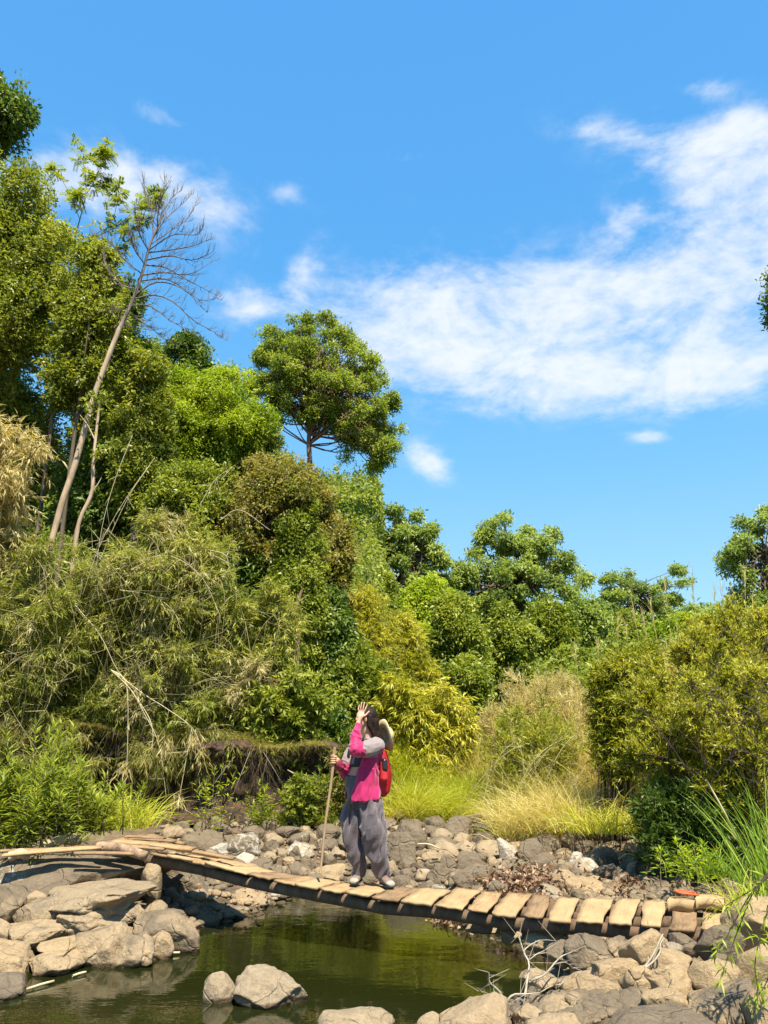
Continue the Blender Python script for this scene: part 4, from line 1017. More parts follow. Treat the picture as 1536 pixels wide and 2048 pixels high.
T_('tree', 'shaded tree at the left edge behind the straw coloured bamboo plume', 'tree', (-160, 700, 150, 1120), 19, 'olive', 40000, .14, .06, 34, .34, seed=14, tr=.07, hollow=.2)
T_('tree', 'green tree behind the leaning trunk halfway up the slope', 'tree', (130, 620, 330, 960), 19.5, 'green', 30000, .14, .06, 30, .34, seed=15, tr=.07, hollow=.2)
T_('tree', 'green tree filling the hollow below the feathery tree and the umbrella tree', 'tree', (400, 820, 600, 1100), 21, 'green', 26000, .15, .06, 28, .34, seed=16, tr=.16, hollow=.2)
T_('tree', 'deep green bushy tree in the shade above the middle of the bank', 'tree', (420, 1080, 640, 1440), 15.8, 'dark', 30000, .12, .05, 34, .36, seed=17, tr=.12, hollow=.2)
# bamboo
S('bamboo', 'straw coloured bamboo plume hanging in from the left edge', 'bamboo', gbase(-60, 1300, 13.9), (-130, 760, 70, 1090), 12.6, 'dry', 26, 80, 15, .17, .020, .75, .7, .8, .016, CULM, seed=1, bare=14, droop=.45, hang=.55, spread_base=.15, tone=.55, start=.4)
S('bamboo', 'tangled olive bamboo clump under the dark shaded tree at left', 'bamboo', gbase(40, 1400, 14.0), (-80, 1060, 240, 1420), 13.2, 'bamboo', 46, 95, 13, .13, .018, .55, .5, .6, .011, CULM, seed=2, bare=16, droop=.4, hang=.35, tone=.38, spread_base=.3, start=.25)
S('bamboo', 'big arching bamboo clump with straw coloured canes in the middle of the left slope', 'bamboo', gbase(290, 1400, 14.1), (130, 1020, 480, 1330), 13.6, 'bamboo', 70, 110, 13, .13, .019, .55, .8, .6, .010, CULM, seed=3, bare=34, droop=.4, hang=.35, tone=.5, spread_base=.3, start=.25)
S('bamboo', 'low olive bamboo thicket hanging over the earth bank at the left', 'bamboo', gbase(60, 1460, 13.75), (-90, 1260, 230, 1480), 13.4, 'bamboo', 44, 85, 13, .12, .017, .45, .4, .6, .009, CULM, seed=4, bare=12, droop=.5, hang=.4, tone=.3, spread_base=.5, start=.15)
S('bamboo', 'low bamboo thicket hanging over the middle of the earth bank', 'bamboo', gbase(340, 1460, 13.8), (200, 1240, 480, 1500), 13.4, 'bamboo', 48, 90, 13, .12, .018, .45, .4, .6, .009, CULM, seed=5, bare=16, droop=.5, hang=.4, tone=.42, spread_base=.5, start=.15)
S('bamboo', 'leafy bamboo at the right end of the earth bank', 'bamboo', gbase(500, 1460, 13.9), (400, 1130, 600, 1500), 13.7, 'bamboo', 50, 90, 13, .125, .020, .5, .5, .6, .010, CULM, seed=6, bare=14, droop=.45, hang=.4, tone=.5, spread_base=.45, start=.15)
S('shrub', 'light green leafy shrub above the bank left of the person', 'shrub', gbase(570, 1500, 13.8), (480, 1300, 660, 1560), 13.5, 'green', 30, 70, 13, .10, .036, .4, .4, .6, .009, BARK, seed=7, droop=.2, hang=.1, tone=.68, spread_base=.4, start=.15)
S('shrub', 'dark low shrub at the foot of the drooping green tree', 'shrub', gbase(650, 1560, 13.8), (600, 1420, 720, 1600), 13.8, 'dark', 26, 60, 12, .10, .034, .35, .4, .6, .009, BARK, seed=8, tone=.5, spread_base=.4, start=.1)
# straight bamboo stand and mounds right of the person
S('bamboo', 'slender upright yellow green bamboo stand behind the person', 'bamboo', gbase(735, 1520, 18), (672, 1150, 800, 1540), 18, 'yellow', 60, 80, 11, .14, .020, .45, .05, .6, .012, CULM, seed=9, droop=.35, hang=.5, tone=.35, spread_base=.5, start=.1)
S('bamboo', 'rounded golden bamboo mound right of the person', 'bamboo', gbase(835, 1560, 14.8), (745, 1335, 945, 1580), 14.8, 'yellow', 60, 90, 12, .14, .024, .5, .7, .7, .010, CULM, seed=10, droop=.4, hang=.5, tone=.5, spread_base=.35, start=.2)
S('bamboo', 'lighter bamboo clump behind the golden mound', 'bamboo', gbase(800, 1500, 19), (730, 1225, 870, 1420), 19, 'yellow', 40, 80, 11, .16, .026, .55, .5, .7, .012, CULM, seed=11, droop=.35, hang=.4, tone=.3, spread_base=.35, start=.2)
# --- valley trees
T_('umbrella_tree', 'big rounded tree with open lower branches standing alone against the sky', 'tree', (494, 628, 818, 905), 34, 'crown', 62000, .17, .072, 270, (17,), seed=20, k=8, tr=.17, fillr=.0, depth=.75, hollow=.2, flat=.8,
   poly=((488, 750), (498, 692), (536, 645), (590, 632), (650, 628), (700, 655), (740, 690), (765, 740), (790, 780), (805, 830), (825, 865), (808, 905), (770, 935), (775, 975), (742, 965), (738, 915), (700, 900), (700, 945), (665, 945), (680, 880), (640, 850), (600, 860), (560, 880), (540, 860), (505, 830)),
   trunk=((622, 1000), (620, 930), (618, 870), (632, 800), (640, 740)), limb_r=.035, bark=bark_mat('reddish_bark', (.09, .05, .03), (.22, .13, .08), 6), branchy=3, toner=.3)
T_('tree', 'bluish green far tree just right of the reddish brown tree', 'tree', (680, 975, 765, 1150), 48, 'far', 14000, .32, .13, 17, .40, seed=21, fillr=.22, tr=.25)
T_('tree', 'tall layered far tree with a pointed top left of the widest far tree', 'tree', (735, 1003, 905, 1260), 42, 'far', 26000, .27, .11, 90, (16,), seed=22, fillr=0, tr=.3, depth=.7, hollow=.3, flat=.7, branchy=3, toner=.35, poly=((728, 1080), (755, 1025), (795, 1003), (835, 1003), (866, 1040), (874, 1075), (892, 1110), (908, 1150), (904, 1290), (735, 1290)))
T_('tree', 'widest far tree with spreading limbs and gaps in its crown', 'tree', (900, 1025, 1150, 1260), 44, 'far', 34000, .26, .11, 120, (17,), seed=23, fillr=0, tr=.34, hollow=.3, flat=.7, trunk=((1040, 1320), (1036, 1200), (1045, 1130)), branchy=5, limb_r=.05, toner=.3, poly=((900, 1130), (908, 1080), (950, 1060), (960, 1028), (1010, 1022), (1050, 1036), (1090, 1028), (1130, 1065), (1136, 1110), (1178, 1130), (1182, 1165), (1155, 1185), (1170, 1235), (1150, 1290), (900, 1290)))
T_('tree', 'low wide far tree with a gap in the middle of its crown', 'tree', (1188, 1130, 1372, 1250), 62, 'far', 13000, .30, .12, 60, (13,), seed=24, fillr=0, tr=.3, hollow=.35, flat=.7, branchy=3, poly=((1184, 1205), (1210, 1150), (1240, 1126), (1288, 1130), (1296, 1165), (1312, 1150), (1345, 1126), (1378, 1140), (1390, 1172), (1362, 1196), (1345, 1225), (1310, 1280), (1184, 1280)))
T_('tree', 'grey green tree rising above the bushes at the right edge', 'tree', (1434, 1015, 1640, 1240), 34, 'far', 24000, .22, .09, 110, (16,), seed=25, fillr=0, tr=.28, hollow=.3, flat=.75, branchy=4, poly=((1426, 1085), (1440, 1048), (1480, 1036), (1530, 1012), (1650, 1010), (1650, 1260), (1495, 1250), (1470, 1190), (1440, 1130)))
T_('tree', 'tree beyond the right edge whose leafy twig tip reaches the frame', 'tree', (1518, 520, 1700, 680), 15, 'dark', 9000, .13, .06, 12, .3, seed=26, tr=.14, base=(10.5, 16, 1.5))
mid = [
 ((700, 1120, 800, 1300), 30, 'green', 'fresh green tree behind the upright bamboo stand', 14000),
 ((790, 1150, 930, 1330), 27, 'bright', 'bright green tree left of the broad green valley tree', 20000),
 ((850, 1175, 985, 1500), 21, 'green', 'tall leafy green tree right behind the golden bamboo mound', 36000),
 ((955, 1190, 1075, 1440), 24, 'green', 'broad green tree in the valley in front of the widest far tree', 20000),
 ((1040, 1195, 1160, 1380), 30, 'green', 'rounded green tree behind the dry bush', 18000),
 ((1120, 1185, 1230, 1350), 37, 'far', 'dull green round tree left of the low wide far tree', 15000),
 ((1190, 1215, 1300, 1350), 42, 'green', 'middle green tree right of the dull round tree', 14000),
 ((1285, 1222, 1440, 1370), 32, 'bright', 'bright fern green tree behind the tall grass stalks', 20000),
 ((1100, 1290, 1220, 1400), 25, 'green', 'low green bush tree above the dry grass', 12000),
 ((880, 1300, 990, 1500), 18.5, 'green', 'leafy green tree at the right shoulder of the golden mound', 22000),
 ((1330, 1275, 1480, 1420), 22, 'green', 'green bush tree behind the large thorny bush', 12000),
 ((800, 1240, 880, 1370), 22.5, 'bright', 'little bright tree between the bamboo clump and the tall leafy tree', 9000),
]
for i, (bx, Y, lf, lb, n) in enumerate(mid):
    s_ = mpp(900, 1250, Y)*10
    T_('tree', lb, 'tree', bx, Y, lf, n, max(.10, Y*.0068), max(.045, Y*.0029), 24, .36, seed=40+i, tr=.12, hollow=.25, group=None, toner=.32, flat=.85)
# --- right bank
S('shrub', 'dry straw coloured bush in the middle between golden mound and green bush', 'bush', gbase(1065, 1560, 15.5), (970, 1335, 1240, 1560), 15.5, 'dry', 96, 70, 12, .12, .010, .4, .3, .7, .008, CULM, seed=20, droop=.15, hang=-.2, tone=.6, spread_base=.5, start=.1)
S('shrub', 'yellow green upright bush at the edge of the bright grass', 'bush', gbase(1070, 1640, 13.2), (985, 1400, 1185, 1600), 13.6, 'thorn', 46, 44, 12, .10, .014, .45, .1, .7, .007, CULM, seed=21, droop=.1, hang=-.1, tone=.5, bare=10, spread_base=.5, start=.1)
S('shrub', 'green bush with drooping foliage left of the large thorny bush', 'bush', gbase(1230, 1660, 11.6), (1190, 1280, 1330, 1440), 11.6, 'thorn', 50, 80, 13, .085, .017, .36, .6, .7, .009, DARKT, seed=22, droop=.15, hang=.1, tone=.40, spread_base=.25, start=.25)
S('bamboo', 'dry bamboo mass behind the large thorny bush at right', 'bamboo', gbase(1420, 1600, 12.4), (1230, 1290, 1620, 1600), 12.4, 'dry', 60, 80, 12, .14, .016, .5, .5, .6, .009, CULM, seed=23, droop=.4, hang=.3, tone=.55, spread_base=.5, start=.2)
S('thorny_bush', 'large thorny bush with dark arching branches and fine leaves at the right edge', 'bush', gbase(1480, 1700, 9.7), (1215, 1300, 1640, 1650), 9.6, 'thorn', 84, 84, 15, .062, .015, .36, .55, .7, .013, DARKT, seed=24, bare=26, droop=.1, hang=-.25, tone=.62, spread_base=.2, start=.3, up=.7)
S('thorny_bush', 'upper part bush with yellow green leaves against the sky at right edge', 'bush', gbase(1500, 1500, 10.8), (1330, 1200, 1640, 1420), 10.8, 'thorn', 54, 95, 15, .062, .016, .36, .25, .7, .011, DARKT, seed=25, bare=14, droop=.1, hang=-.3, tone=.68, spread_base=.4, start=.3, up=.7)
S('shrub', 'dark shaded bush under the thorny branches above the rocks', 'bush', gbase(1370, 1690, 9.4), (1250, 1560, 1480, 1720), 9.4, 'dark', 40, 60, 12, .07, .018, .3, .4, .7, .008, DARKT, seed=26, tone=.4, spread_base=.4, start=.15)
# --- leafy weeds on the left ledge
def weed(label, base, n, hgt, spread, Ln, W, leaf, seed, per=70, group=None, cat='plant', lean=.25, smat=None):
    global rs
    rs = np.random.RandomState(900+seed); b = np.asarray(base, float); sa = Acc(); fa = Acc()
    for i in range(n):
        o = np.array([rs.normal()*spread[0], rs.normal()*spread[1], 0]); h_ = hgt*rs.uniform(.55, 1.1); ln_ = rs.normal(size=2)*lean*h_
        P = curve([o, o+np.array([ln_[0]*.3, ln_[1]*.3, h_*.5]), o+np.array([ln_[0], ln_[1], h_])], 8)
        sa.tube(P, np.linspace(.007, .002, 8), 5, rnd=.5)
        tt = np.sort(rs.uniform(.02, 1, per)); k0 = (tt*7).astype(int).clip(0, 6); f = (tt*7-k0)[:, None]; Q = P[k0]*(1-f)+P[k0+1]*f
        az = np.arange(per)*2.4+rs.rand(); el = .15+.9*tt**3+rs.normal(size=per)*.2
        D = np.stack([np.cos(az)*np.cos(el), np.sin(az)*np.cos(el), np.sin(el)], 1)
        side = D*(.10*rs.rand(per)*(1-tt))[:, None]*2
        l_ = Ln*rs.uniform(.6, 1.2, per)
        fa.leaves(Q+side, D, UPZ+rdir(per)*.3, l_, l_*W/Ln, np.clip(.5+rs.normal(size=per)*.2+(tt-.5)*.3, 0, 1), belly=.4)
    t = thing('leafy_weed', label, cat, tuple(b), group); fa.obj('foliage', LM[leaf], t); sa.obj('stems', smat or BARK, t); return t
weed('lush green weed with willow shaped leaves on the ledge at the left edge', at(30, 1700, 9.7), 54, .9, (.46, .3), .16, .026, 'green', 1, 120)
weed('tallest willow leaved weed with an upright leafy tip above the left ledge', at(108, 1680, 9.9), 16, 1.25, (.20, .2), .16, .026, 'green', 2, 110, lean=.12)
weed('low part green weed right of the tall willow leaved weed', at(150, 1668, 10.2), 40, .6, (.26, .2), .13, .024, 'green', 3, 80)
weed('thin pinkish stemmed weed on the rocks in front of the earth bank', at(418, 1660, 12.2), 7, .95, (.10, .1), .11, .024, 'bright', 4, 26, lean=.3)
weed('small bright weed on the rocks right of the pinkish stemmed weed', at(525, 1636, 12.9), 7, .5, (.16, .1), .10, .022, 'bright', 5, 26)
weed('little green weed on the bar below the bank in the middle', at(480, 1648, 12.6), 5, .35, (.2, .1), .09, .02, 'green', 6, 20)
weed('green weed growing between the stones below the right reeds', at(1378, 1768, 8.3), 10, .38, (.16, .14), .07, .022, 'bright', 7, 40)
weed('sparse leafy weed with bent stems at the foot of the bank left of the stick', at(630, 1640, 13.0), 12, .75, (.30, .1), .09, .03, 'olive', 8, 36, lean=.5)
# --- grass
def grass_clump(label, base, n, hgt, spread, leaf, seed, droop=.6, w=.012, name='grass_clump', cat='grass', lean=.5, kind=None, group=None):
    global rs
    rs = np.random.RandomState(1300+seed); b = np.asarray(base, float)
    B = np.stack([rs.normal(size=n)*spread[0], rs.normal(size=n)*spread[1], np.zeros(n)-.03], 1)
    D = np.stack([rs.normal(size=n)*lean*.6+B[:, 0]*.6, rs.normal(size=n)*lean*.6+B[:, 1]*.6, np.ones(n)], 1)
    ac = Acc(); ac.blades(B, D, hgt*rs.uniform(.45, 1.1, n), w*rs.uniform(.7, 1.3, n), droop*rs.uniform(.3, 1.2, n), np.clip(rs.normal(size=n)*.22+.5, 0, 1), 5)
    o = ac.obj(name, LM[leaf], None, label=label, category=cat); o.location = b
    if kind: o['kind'] = kind
    if group: o['group'] = group
    return o
grass_clump('yellow green arching grass tuft on the rocks in front of the earth bank', at(250, 1650, 11.3), 420, .85, (.20, .18), 'grass', 1, .9, .013)
grass_clump('smaller grass tuft left of the arching yellow tuft', at(205, 1655, 11.0), 160, .6, (.12, .12), 'grass', 2, .9, .012)
grass_clump('tall green reed clump at the right edge above the very big tan boulder', at(1590, 1800, 7.4), 300, 1.35, (.16, .30), 'reed', 3, .45, .012, 'reed_clump', 'reeds', .24)
grass_clump('bright green reed tuft on the rocks left of the tall reed clump', at(1420, 1745, 8.4), 160, .45, (.18, .2), 'reed', 4, .8, .010, 'reed_clump', 'reeds')
grass_clump('light green reed tuft in front of the tall reed clump', at(1520, 1850, 6.9), 200, .62, (.12, .18), 'grass', 5, .7, .010, 'reed_clump', 'reeds')
grass_clump('green grass tuft in the shade right of the bright grass', at(1215, 1660, 11.2), 420, .75, (.30, .2), 'grass', 6, .9, .010)
grass_clump('sallow tuft of dry grass between the bright grass and the thorny bush', at(1150, 1650, 12.0), 620, 1.15, (.36, .25), 'straw', 7, .9, .008)
# bright grass strip: nobody could count it
def grass_strip(label, x0, x1, Ya, Yb, n, hgt, leaf, seed, name='grass', w=.010, droop=.7, lean=.35):
    global rs
    rs = np.random.RandomState(1700+seed)
    u = rs.rand(n); Y = Ya+(Yb-Ya)*rs.rand(n); X = np.array([at(x0+(x1-x0)*a, 1600, y)[0] for a, y in zip(u, Y)])
    cl = .45+.55*np.clip(.5+fbm2(X*2.2, Y*2.2, seed, 3)*1.6, 0, 1)
    Zg = H(X, Y)-.02
    if 'earth bank at left' in label: Zg = np.where(X < .4, np.maximum(Zg, .35+1.62*lipz(X)*(1-.75*sstep(X, -.6, .9))+.1*np.clip(Y-13.3, 0, 1)), Zg)
    B = np.stack([X, Y, Zg], 1)
    D = np.stack([rs.normal(size=n)*lean, rs.normal(size=n)*lean-.1, np.ones(n)], 1)
    ac = Acc(); ac.blades(B, D, hgt*cl*rs.uniform(.5, 1.1, n), w*rs.uniform(.7, 1.3, n), droop*rs.uniform(.2, 1.2, n), np.clip(rs.normal(size=n)*.2+.35+.35*(1-cl)+fbm2(X, Y, seed+4, 2)*.5, 0, 1), 4)
    return ac.obj(name, LM[leaf], None, label=label, category='grass', kind='stuff')
grass_strip('bright yellow green grass growing behind the rocks right of the person', 765, 1060, 13.0, 14.6, 11000, 1.05, 'grass', 1)
grass_strip('dry yellow grass between the bright grass and the bushes at right', 990, 1290, 11.9, 14.2, 9000, 1.25, 'straw', 2)
grass_strip('tall golden grass in front of the dry bush', 930, 1250, 14.0, 15.6, 9000, 1.9, 'straw', 6, name='golden_grass')
grass_strip('fresh grass at the rock edge in the middle', 980, 1200, 12.0, 13.2, 3500, .6, 'grass', 3)
grass_strip('thin grass on top of the earth bank at left', -60, 640, 13.05, 14.2, 20000, .40, 'brown', 4, name='bank_grass', droop=1.7, w=.008, lean=.6)
# hanging roots and dead grass on the lip of the bank
rs = np.random.RandomState(77); n = 1500
X = rs.uniform(-9.5, .3, n); Yb_ = bank_y(X)-.36+rs.normal(size=n)*.10
hang = np.clip(.5+fbm2(X*2, X*0, 6, 3)*1.5, .1, 1.3)
B = np.stack([X, Yb_, .35+1.56*lipz(X)*(1-.75*sstep(X, -.6, .9))-.2*rs.rand(n)], 1); D = np.stack([rs.normal(size=n)*.3, -np.abs(rs.normal(size=n)*.25), -np.ones(n)*rs.uniform(.4, 1, n)], 1)
ac = Acc(); ac.blades(B, D, .55*hang*rs.uniform(.3, 1.2, n), .007, .1, np.clip(rs.normal(size=n)*.25+.35, 0, 1), 3)
ac.obj('hanging_roots', leaf_mat('root', [(.035, .024, .013), (.08, .055, .03), (.16, .12, .065)], .1), None, label='dead grass and roots hanging from the lip of the earth bank', category='roots', kind='stuff')
# low growth along the foot of the bank right of middle
S('dry_brush', 'dry brush hanging over the lip of the bank at the left', 'brush', gbase(60, 1480, 13.8), (-60, 1420, 260, 1560), 12.98, 'brown', 30, 55, 10, .12, .014, .4, .25, .3, .006, CULM, seed=33, droop=.6, hang=.7, tone=.35, spread_base=.6, start=.3)
S('dry_brush', 'dry brush hanging over the lip of the bank in the middle', 'brush', gbase(360, 1490, 13.8), (230, 1440, 560, 1570), 12.98, 'brown', 34, 52, 10, .12, .014, .4, .25, .3, .006, CULM, seed=34, droop=.6, hang=.7, tone=.4, spread_base=.6, start=.3)
S('shrub', 'green shrub filling the gap above the hiker', 'shrub', gbase(730, 1540, 15.2), (670, 1290, 790, 1520), 15.2, 'green', 40, 80, 12, .11, .034, .4, .3, .6, .008, BARK, seed=35, tone=.4, spread_base=.4, start=.1)
S('shrub', 'small olive shrub at the bank foot left of the walking stick', 'shrub', gbase(610, 1640, 12.7), (560, 1540, 660, 1630), 12.7, 'olive', 16, 36, 10, .08, .026, .25, .3, .6, .006, BARK, seed=31, tone=.5, spread_base=.4, start=.1)
S('shrub', 'dark olive shrub directly behind the hiker at the bank end', 'shrub', gbase(715, 1640, 12.9), (660, 1480, 770, 1620), 12.9, 'brown', 26, 50, 12, .08, .022, .3, .3, .6, .006, BARK, seed=32, tone=.4, spread_base=.4, start=.1)
grass_strip('low scrubby growth at the foot of the earth bank', 520, 720, 12.7, 13.2, 2600, .5, 'olive', 5, name='scrub', w=.018)
# tall thin stalks above the right bushes
ac = Acc()
for (px, py, tx, ty) in ((1222, 1330, 1236, 1236), (1262, 1310, 1252, 1250), (1300, 1330, 1262, 1190), (1335, 1320, 1300, 1200), (1352, 1330, 1330, 1170), (1400, 1310, 1382, 1135), (1420, 1300, 1428, 1180), (1448, 1300, 1442, 1160), (1375, 1320, 1352, 1240), (1470, 1300, 1462, 1200), (1318, 1340, 1285, 1225), (1195, 1350, 1196, 1285), (1160, 1370, 1150, 1290), (1500, 1290, 1505, 1190), (1480, 1300, 1490, 1140), (1390, 1330, 1366, 1270)):
    a = at(px, py+160, 12.6); b2 = at(tx, ty, 12.4); md = (a+b2)/2+np.array([.04, 0, .02]); ac.tube(curve([a, md, b2], 9), np.linspace(.008, .003, 9), 4)
    B = np.repeat(b2[None], 26, 0)-(b2-md)*rs.uniform(0, .45, 26)[:, None]; ac.blades(B, unit(np.repeat((b2-md)[None], 26, 0)+rs.normal(size=(26, 3))*.16), .22, .006, .2, rs.rand(26), 2)
ac.obj('tall_grass', LM['straw'], None, label='tall thin straw stalks standing above the bushes at right', category='grass', kind='stuff')
# leaf mass that fills the slopes behind everything
rs = np.random.RandomState(5); fa = Acc()
n = 240000
Y = 14.2+rs.rand(n)**1.6*46; X = rs.uniform(-1, 1, n)*(Y*.62+2); keep = ~((X > -.6) & (Y < 16.5)); X, Y = X[keep], Y[keep]; n = len(X)
hgt = (.3+1.2*np.clip(.5+fbm2(X*.7, Y*.7, 21, 3), 0, 1.3))*(1+Y*.012)
Z = H(X, Y)+hgt*rs.rand(n)**.5
s_ = .10*(Y/15); tone = np.clip(.45+fbm2(X*.5, Y*.5, 8, 3)*.5+rs.normal(size=n)*.15, 0, 1)
fa.leaves(np.stack([X, Y, Z], 1), rdir(n)-UPZ*.3, rdir(n)*.8+UPZ*.6-np.array([0, .4, 0]), s_*rs.uniform(.7, 1.3, n), s_*.42, tone)
fa.obj('undergrowth', LM['green'], None, label='leafy undergrowth covering the slopes below and between the trees', category='undergrowth', kind='stuff')
# distant wood closing the valley
fa = Acc(); n = 90000
X = rs.uniform(-40, 75, n); Y = 70+rs.rand(n)*16; topz = 9.5+fbm2(X*.12, X*0, 31, 3)*3.5+np.clip(-X*.12, 0, 4)-np.clip(X-15, 0, 40)*.03
Z = H(X, Y)*.5+topz*rs.rand(n)**.5
fa.leaves(np.stack([X, Y-np.abs(fbm2(X*.3, Z*.4, 3, 3))*8, Z], 1), rdir(n), rdir(n)*.7+UPZ*.6-np.array([0, .5, 0]), .55*rs.uniform(.6, 1.3, n), .24, np.clip(.5+fbm2(X*.3, Z*.3, 8, 3)*.5+rs.normal(size=n)*.12, 0, 1))
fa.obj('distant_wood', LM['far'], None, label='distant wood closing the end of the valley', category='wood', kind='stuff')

# --- leaning bare tree and companions
def px_branch(pts, Y, dY=0.0): return [at(p[0], p[1], Y+dY*i/max(1, len(pts)-1)+(p[2] if len(p) > 2 else 0)) for i, p in enumerate(pts)]
rs = np.random.RandomState(31)
YD = 14.6; tb = at(104, 1075, YD); lean = thing('leaning_tree', 'leaning pale trunked tree with bare dead branches against the sky', 'tree', tuple(tb))
ac = Acc(); b0 = tb.copy(); b0[2] = H1(tb[0]-.2, YD)-.1; b0[0] -= .35
P = curve([b0]+px_branch(((108, 1065), (150, 930), (186, 800), (222, 700), (240, 655)), YD), 26); ac.tube(P-tb, np.linspace(.068, .048, 26), 9, jit=.06); ac.obj('trunk', PALE, lean, True)
ac = Acc(); P2 = curve(px_branch(((240, 655), (266, 600), (284, 548), (300, 490), (316, 452), (330, 425)), YD), 20); ac.tube(P2-tb, np.linspace(.046, .012, 20), 8, jit=.08); ac.obj('upper_trunk', bark_mat('grey_bark', (.08, .06, .05), (.24, .19, .15), 9), lean, True)
ba = Acc()
mains = [((268, 598), (310, 590), (350, 606), (385, 640), (425, 662), (452, 680)), ((262, 612), (300, 612), (340, 640), (400, 676)), ((270, 590), (310, 565), (355, 572), (400, 600), (434, 596)), ((280, 562), (330, 558), (370, 580), (412, 622)),
         ((284, 550), (330, 545), (380, 548), (430, 520)), ((290, 530), (330, 535), (375, 560), (432, 590)), ((292, 520), (340, 512), (385, 520), (424, 505)), ((296, 505), (340, 500), (385, 492), (420, 478)), ((298, 500), (345, 470), (390, 470), (405, 455)),
         ((300, 490), (340, 462), (372, 440), (396, 400)), ((304, 480), (330, 440), (360, 412), (384, 388)), ((310, 465), (325, 425), (345, 395), (362, 380)), ((314, 455), (318, 415), (328, 385), (330, 362)), ((306, 475), (304, 430), (292, 395), (288, 360)),
         ((284, 548), (250, 520), (225, 490), (190, 470)), ((276, 580), (245, 570), (215, 540), (205, 505)), ((290, 530), (270, 500), (262, 470)), ((262, 610), (240, 625), (250, 650), (300, 660)), ((256, 625), (300, 655), (345, 690)), ((296, 500), (280, 470), (272, 430))]
for i, mb in enumerate(mains):
    dY = rs.uniform(-1.2, 1.0); P = curve(px_branch(mb, YD, dY), 12); r0 = .020 if i < 8 else .014
    ba.tube(P-tb, np.linspace(r0, .004, 12), 5)
    for k in range(1, 12):
        for q in range(2):
            dd = unit(P[min(k, 11)]-P[k-1]); v = unit(dd*.9+UPZ*rs.uniform(-.1, .75)+rs.normal(size=3)*.35)*rs.uniform(.15, .55)*(1.1-k/14)
            A = P[k]; Bp = A+v; ba.tube(curve([A-tb, A+v*.5-tb+UPZ*(-.02), Bp-tb+UPZ*.04], 4), np.linspace(.006, .0025, 4), 4)
            m_ = 3; Aq = A+v*rs.uniform(.4, 1, m_)[:, None]-tb; ba.sticks(Aq, Aq+(unit(v+rs.normal(size=(m_, 3))*.5*np.linalg.norm(v)+UPZ*.3))*rs.uniform(.08, .22, m_)[:, None], .003, .0015)
ba.obj('branches', bark_mat('dead_branch', (.06, .05, .045), (.17, .14, .12), 8), lean)
# slender pale companion trunk
t = thing('slender_tree', 'slender crooked pale trunk just right of the leaning tree base', 'tree', tuple(at(146, 1110, 14.4)))
ac = Acc(); bb = at(146, 1110, 14.4); g0 = bb.copy(); g0[2] = H1(bb[0], 14.4); P = curve([g0]+px_branch(((148, 1110), (160, 1040), (184, 985), (186, 930), (192, 870), (200, 800)), 14.4), 22); ac.tube(P-bb, np.linspace(.05, .025, 22), 7, jit=.1)
for (pts) in (((184, 985), (196, 968), (203, 955)), ((186, 930), (205, 905), (225, 895)), ((190, 880), (175, 850), (160, 830))): ac.tube(curve(px_branch(pts, 14.4), 6)-bb, np.linspace(.018, .006, 6), 5)
ac.obj('trunk', PALE, t, True)
ta = Acc(); P = np.array(px_branch(((200, 800), (208, 905), (228, 890), (196, 820), (205, 790)), 14.4)); ta_p = np.repeat(P, 12, 0)+rs.normal(size=(60, 3))*.12
tufts(ta, ta_p-bb, rdir(60), 6, .11, .045, np.full(60, .5)); ta.obj('crown', LM['olive'], t)
# sapling with feathery leaf rosettes
YS = 18.0; sb = at(148, 480, YS); sap = thing('sapling', 'thin sapling with feathery yellow green leaf rosettes against the sky', 'tree', tuple(sb))
ac = Acc(); g0 = sb.copy(); g0[2] = H1(sb[0], YS)
br_ = [((148, 480), (162, 430), (172, 385), (168, 330), (150, 280)), ((160, 440), (140, 390), (118, 350), (104, 338)), ((168, 395), (190, 360), (205, 320), (208, 300)), ((172, 372), (196, 372), (220, 368)), ((164, 425), (150, 400), (160, 390)), ((166, 320), (190, 315), (222, 308)),
       ((148, 480), (200, 470), (250, 440), (285, 400)), ((200, 470), (225, 440), (235, 400), (240, 370)), ((260, 432), (280, 440), (300, 400), (312, 380)), ((180, 478), (215, 455), (262, 460), (290, 440)), ((150, 478), (185, 500), (230, 500), (262, 480)), ((285, 400), (300, 410), (316, 398))]
ac.tube(curve([g0, sb], 4)-sb, np.linspace(.06, .03, 4), 6)
tp_, od_ = [], []
for i, b_ in enumerate(br_):
    P = curve(px_branch(b_, YS, rs.uniform(-.5, .5)), 10); ac.tube(P-sb, np.linspace(.018 if i in (0, 6) else .011, .004, 10), 5)
    for k in (3, 5, 6, 7, 8, 9):
        if k < 5 and i in (0, 6): continue
        tp_.append(P[k]); od_.append(unit(P[min(k, 9)]-P[k-1]))
        if rs.rand() < .5: tp_.append(P[k]+rs.normal(size=3)*.12); od_.append(unit(rs.normal(size=3)+UPZ))
ac.obj('branches', bark_mat('sapling_bark', (.08, .06, .035), (.2, .15, .09), 8), sap, True)
tp_ = np.array(tp_); od_ = np.array(od_); fa = Acc()
for p, o_ in zip(tp_, od_):      # pinnate leaves: a rachis with pairs of leaflets
    for q in range(5):
        d = unit(o_*.5+rdir(1)[0]*.9+UPZ*.15); ln_ = rs.uniform(.16, .34); n_ = 9
        t_ = np.linspace(.15, 1, n_)[:, None]; c = p+d*ln_*t_-UPZ*(t_**2*ln_*.3); sd = unit(np.cross(d, UPZ)+1e-3)
        for s2 in (-1, 1):
            fa.leaves(c-sb, np.repeat(unit(d*.5+sd*s2)[None], n_, 0), np.repeat(UPZ[None], n_, 0)+rdir(n_)*.4, .085, .026, np.clip(rs.normal(size=n_)*.2+.5, 0, 1))
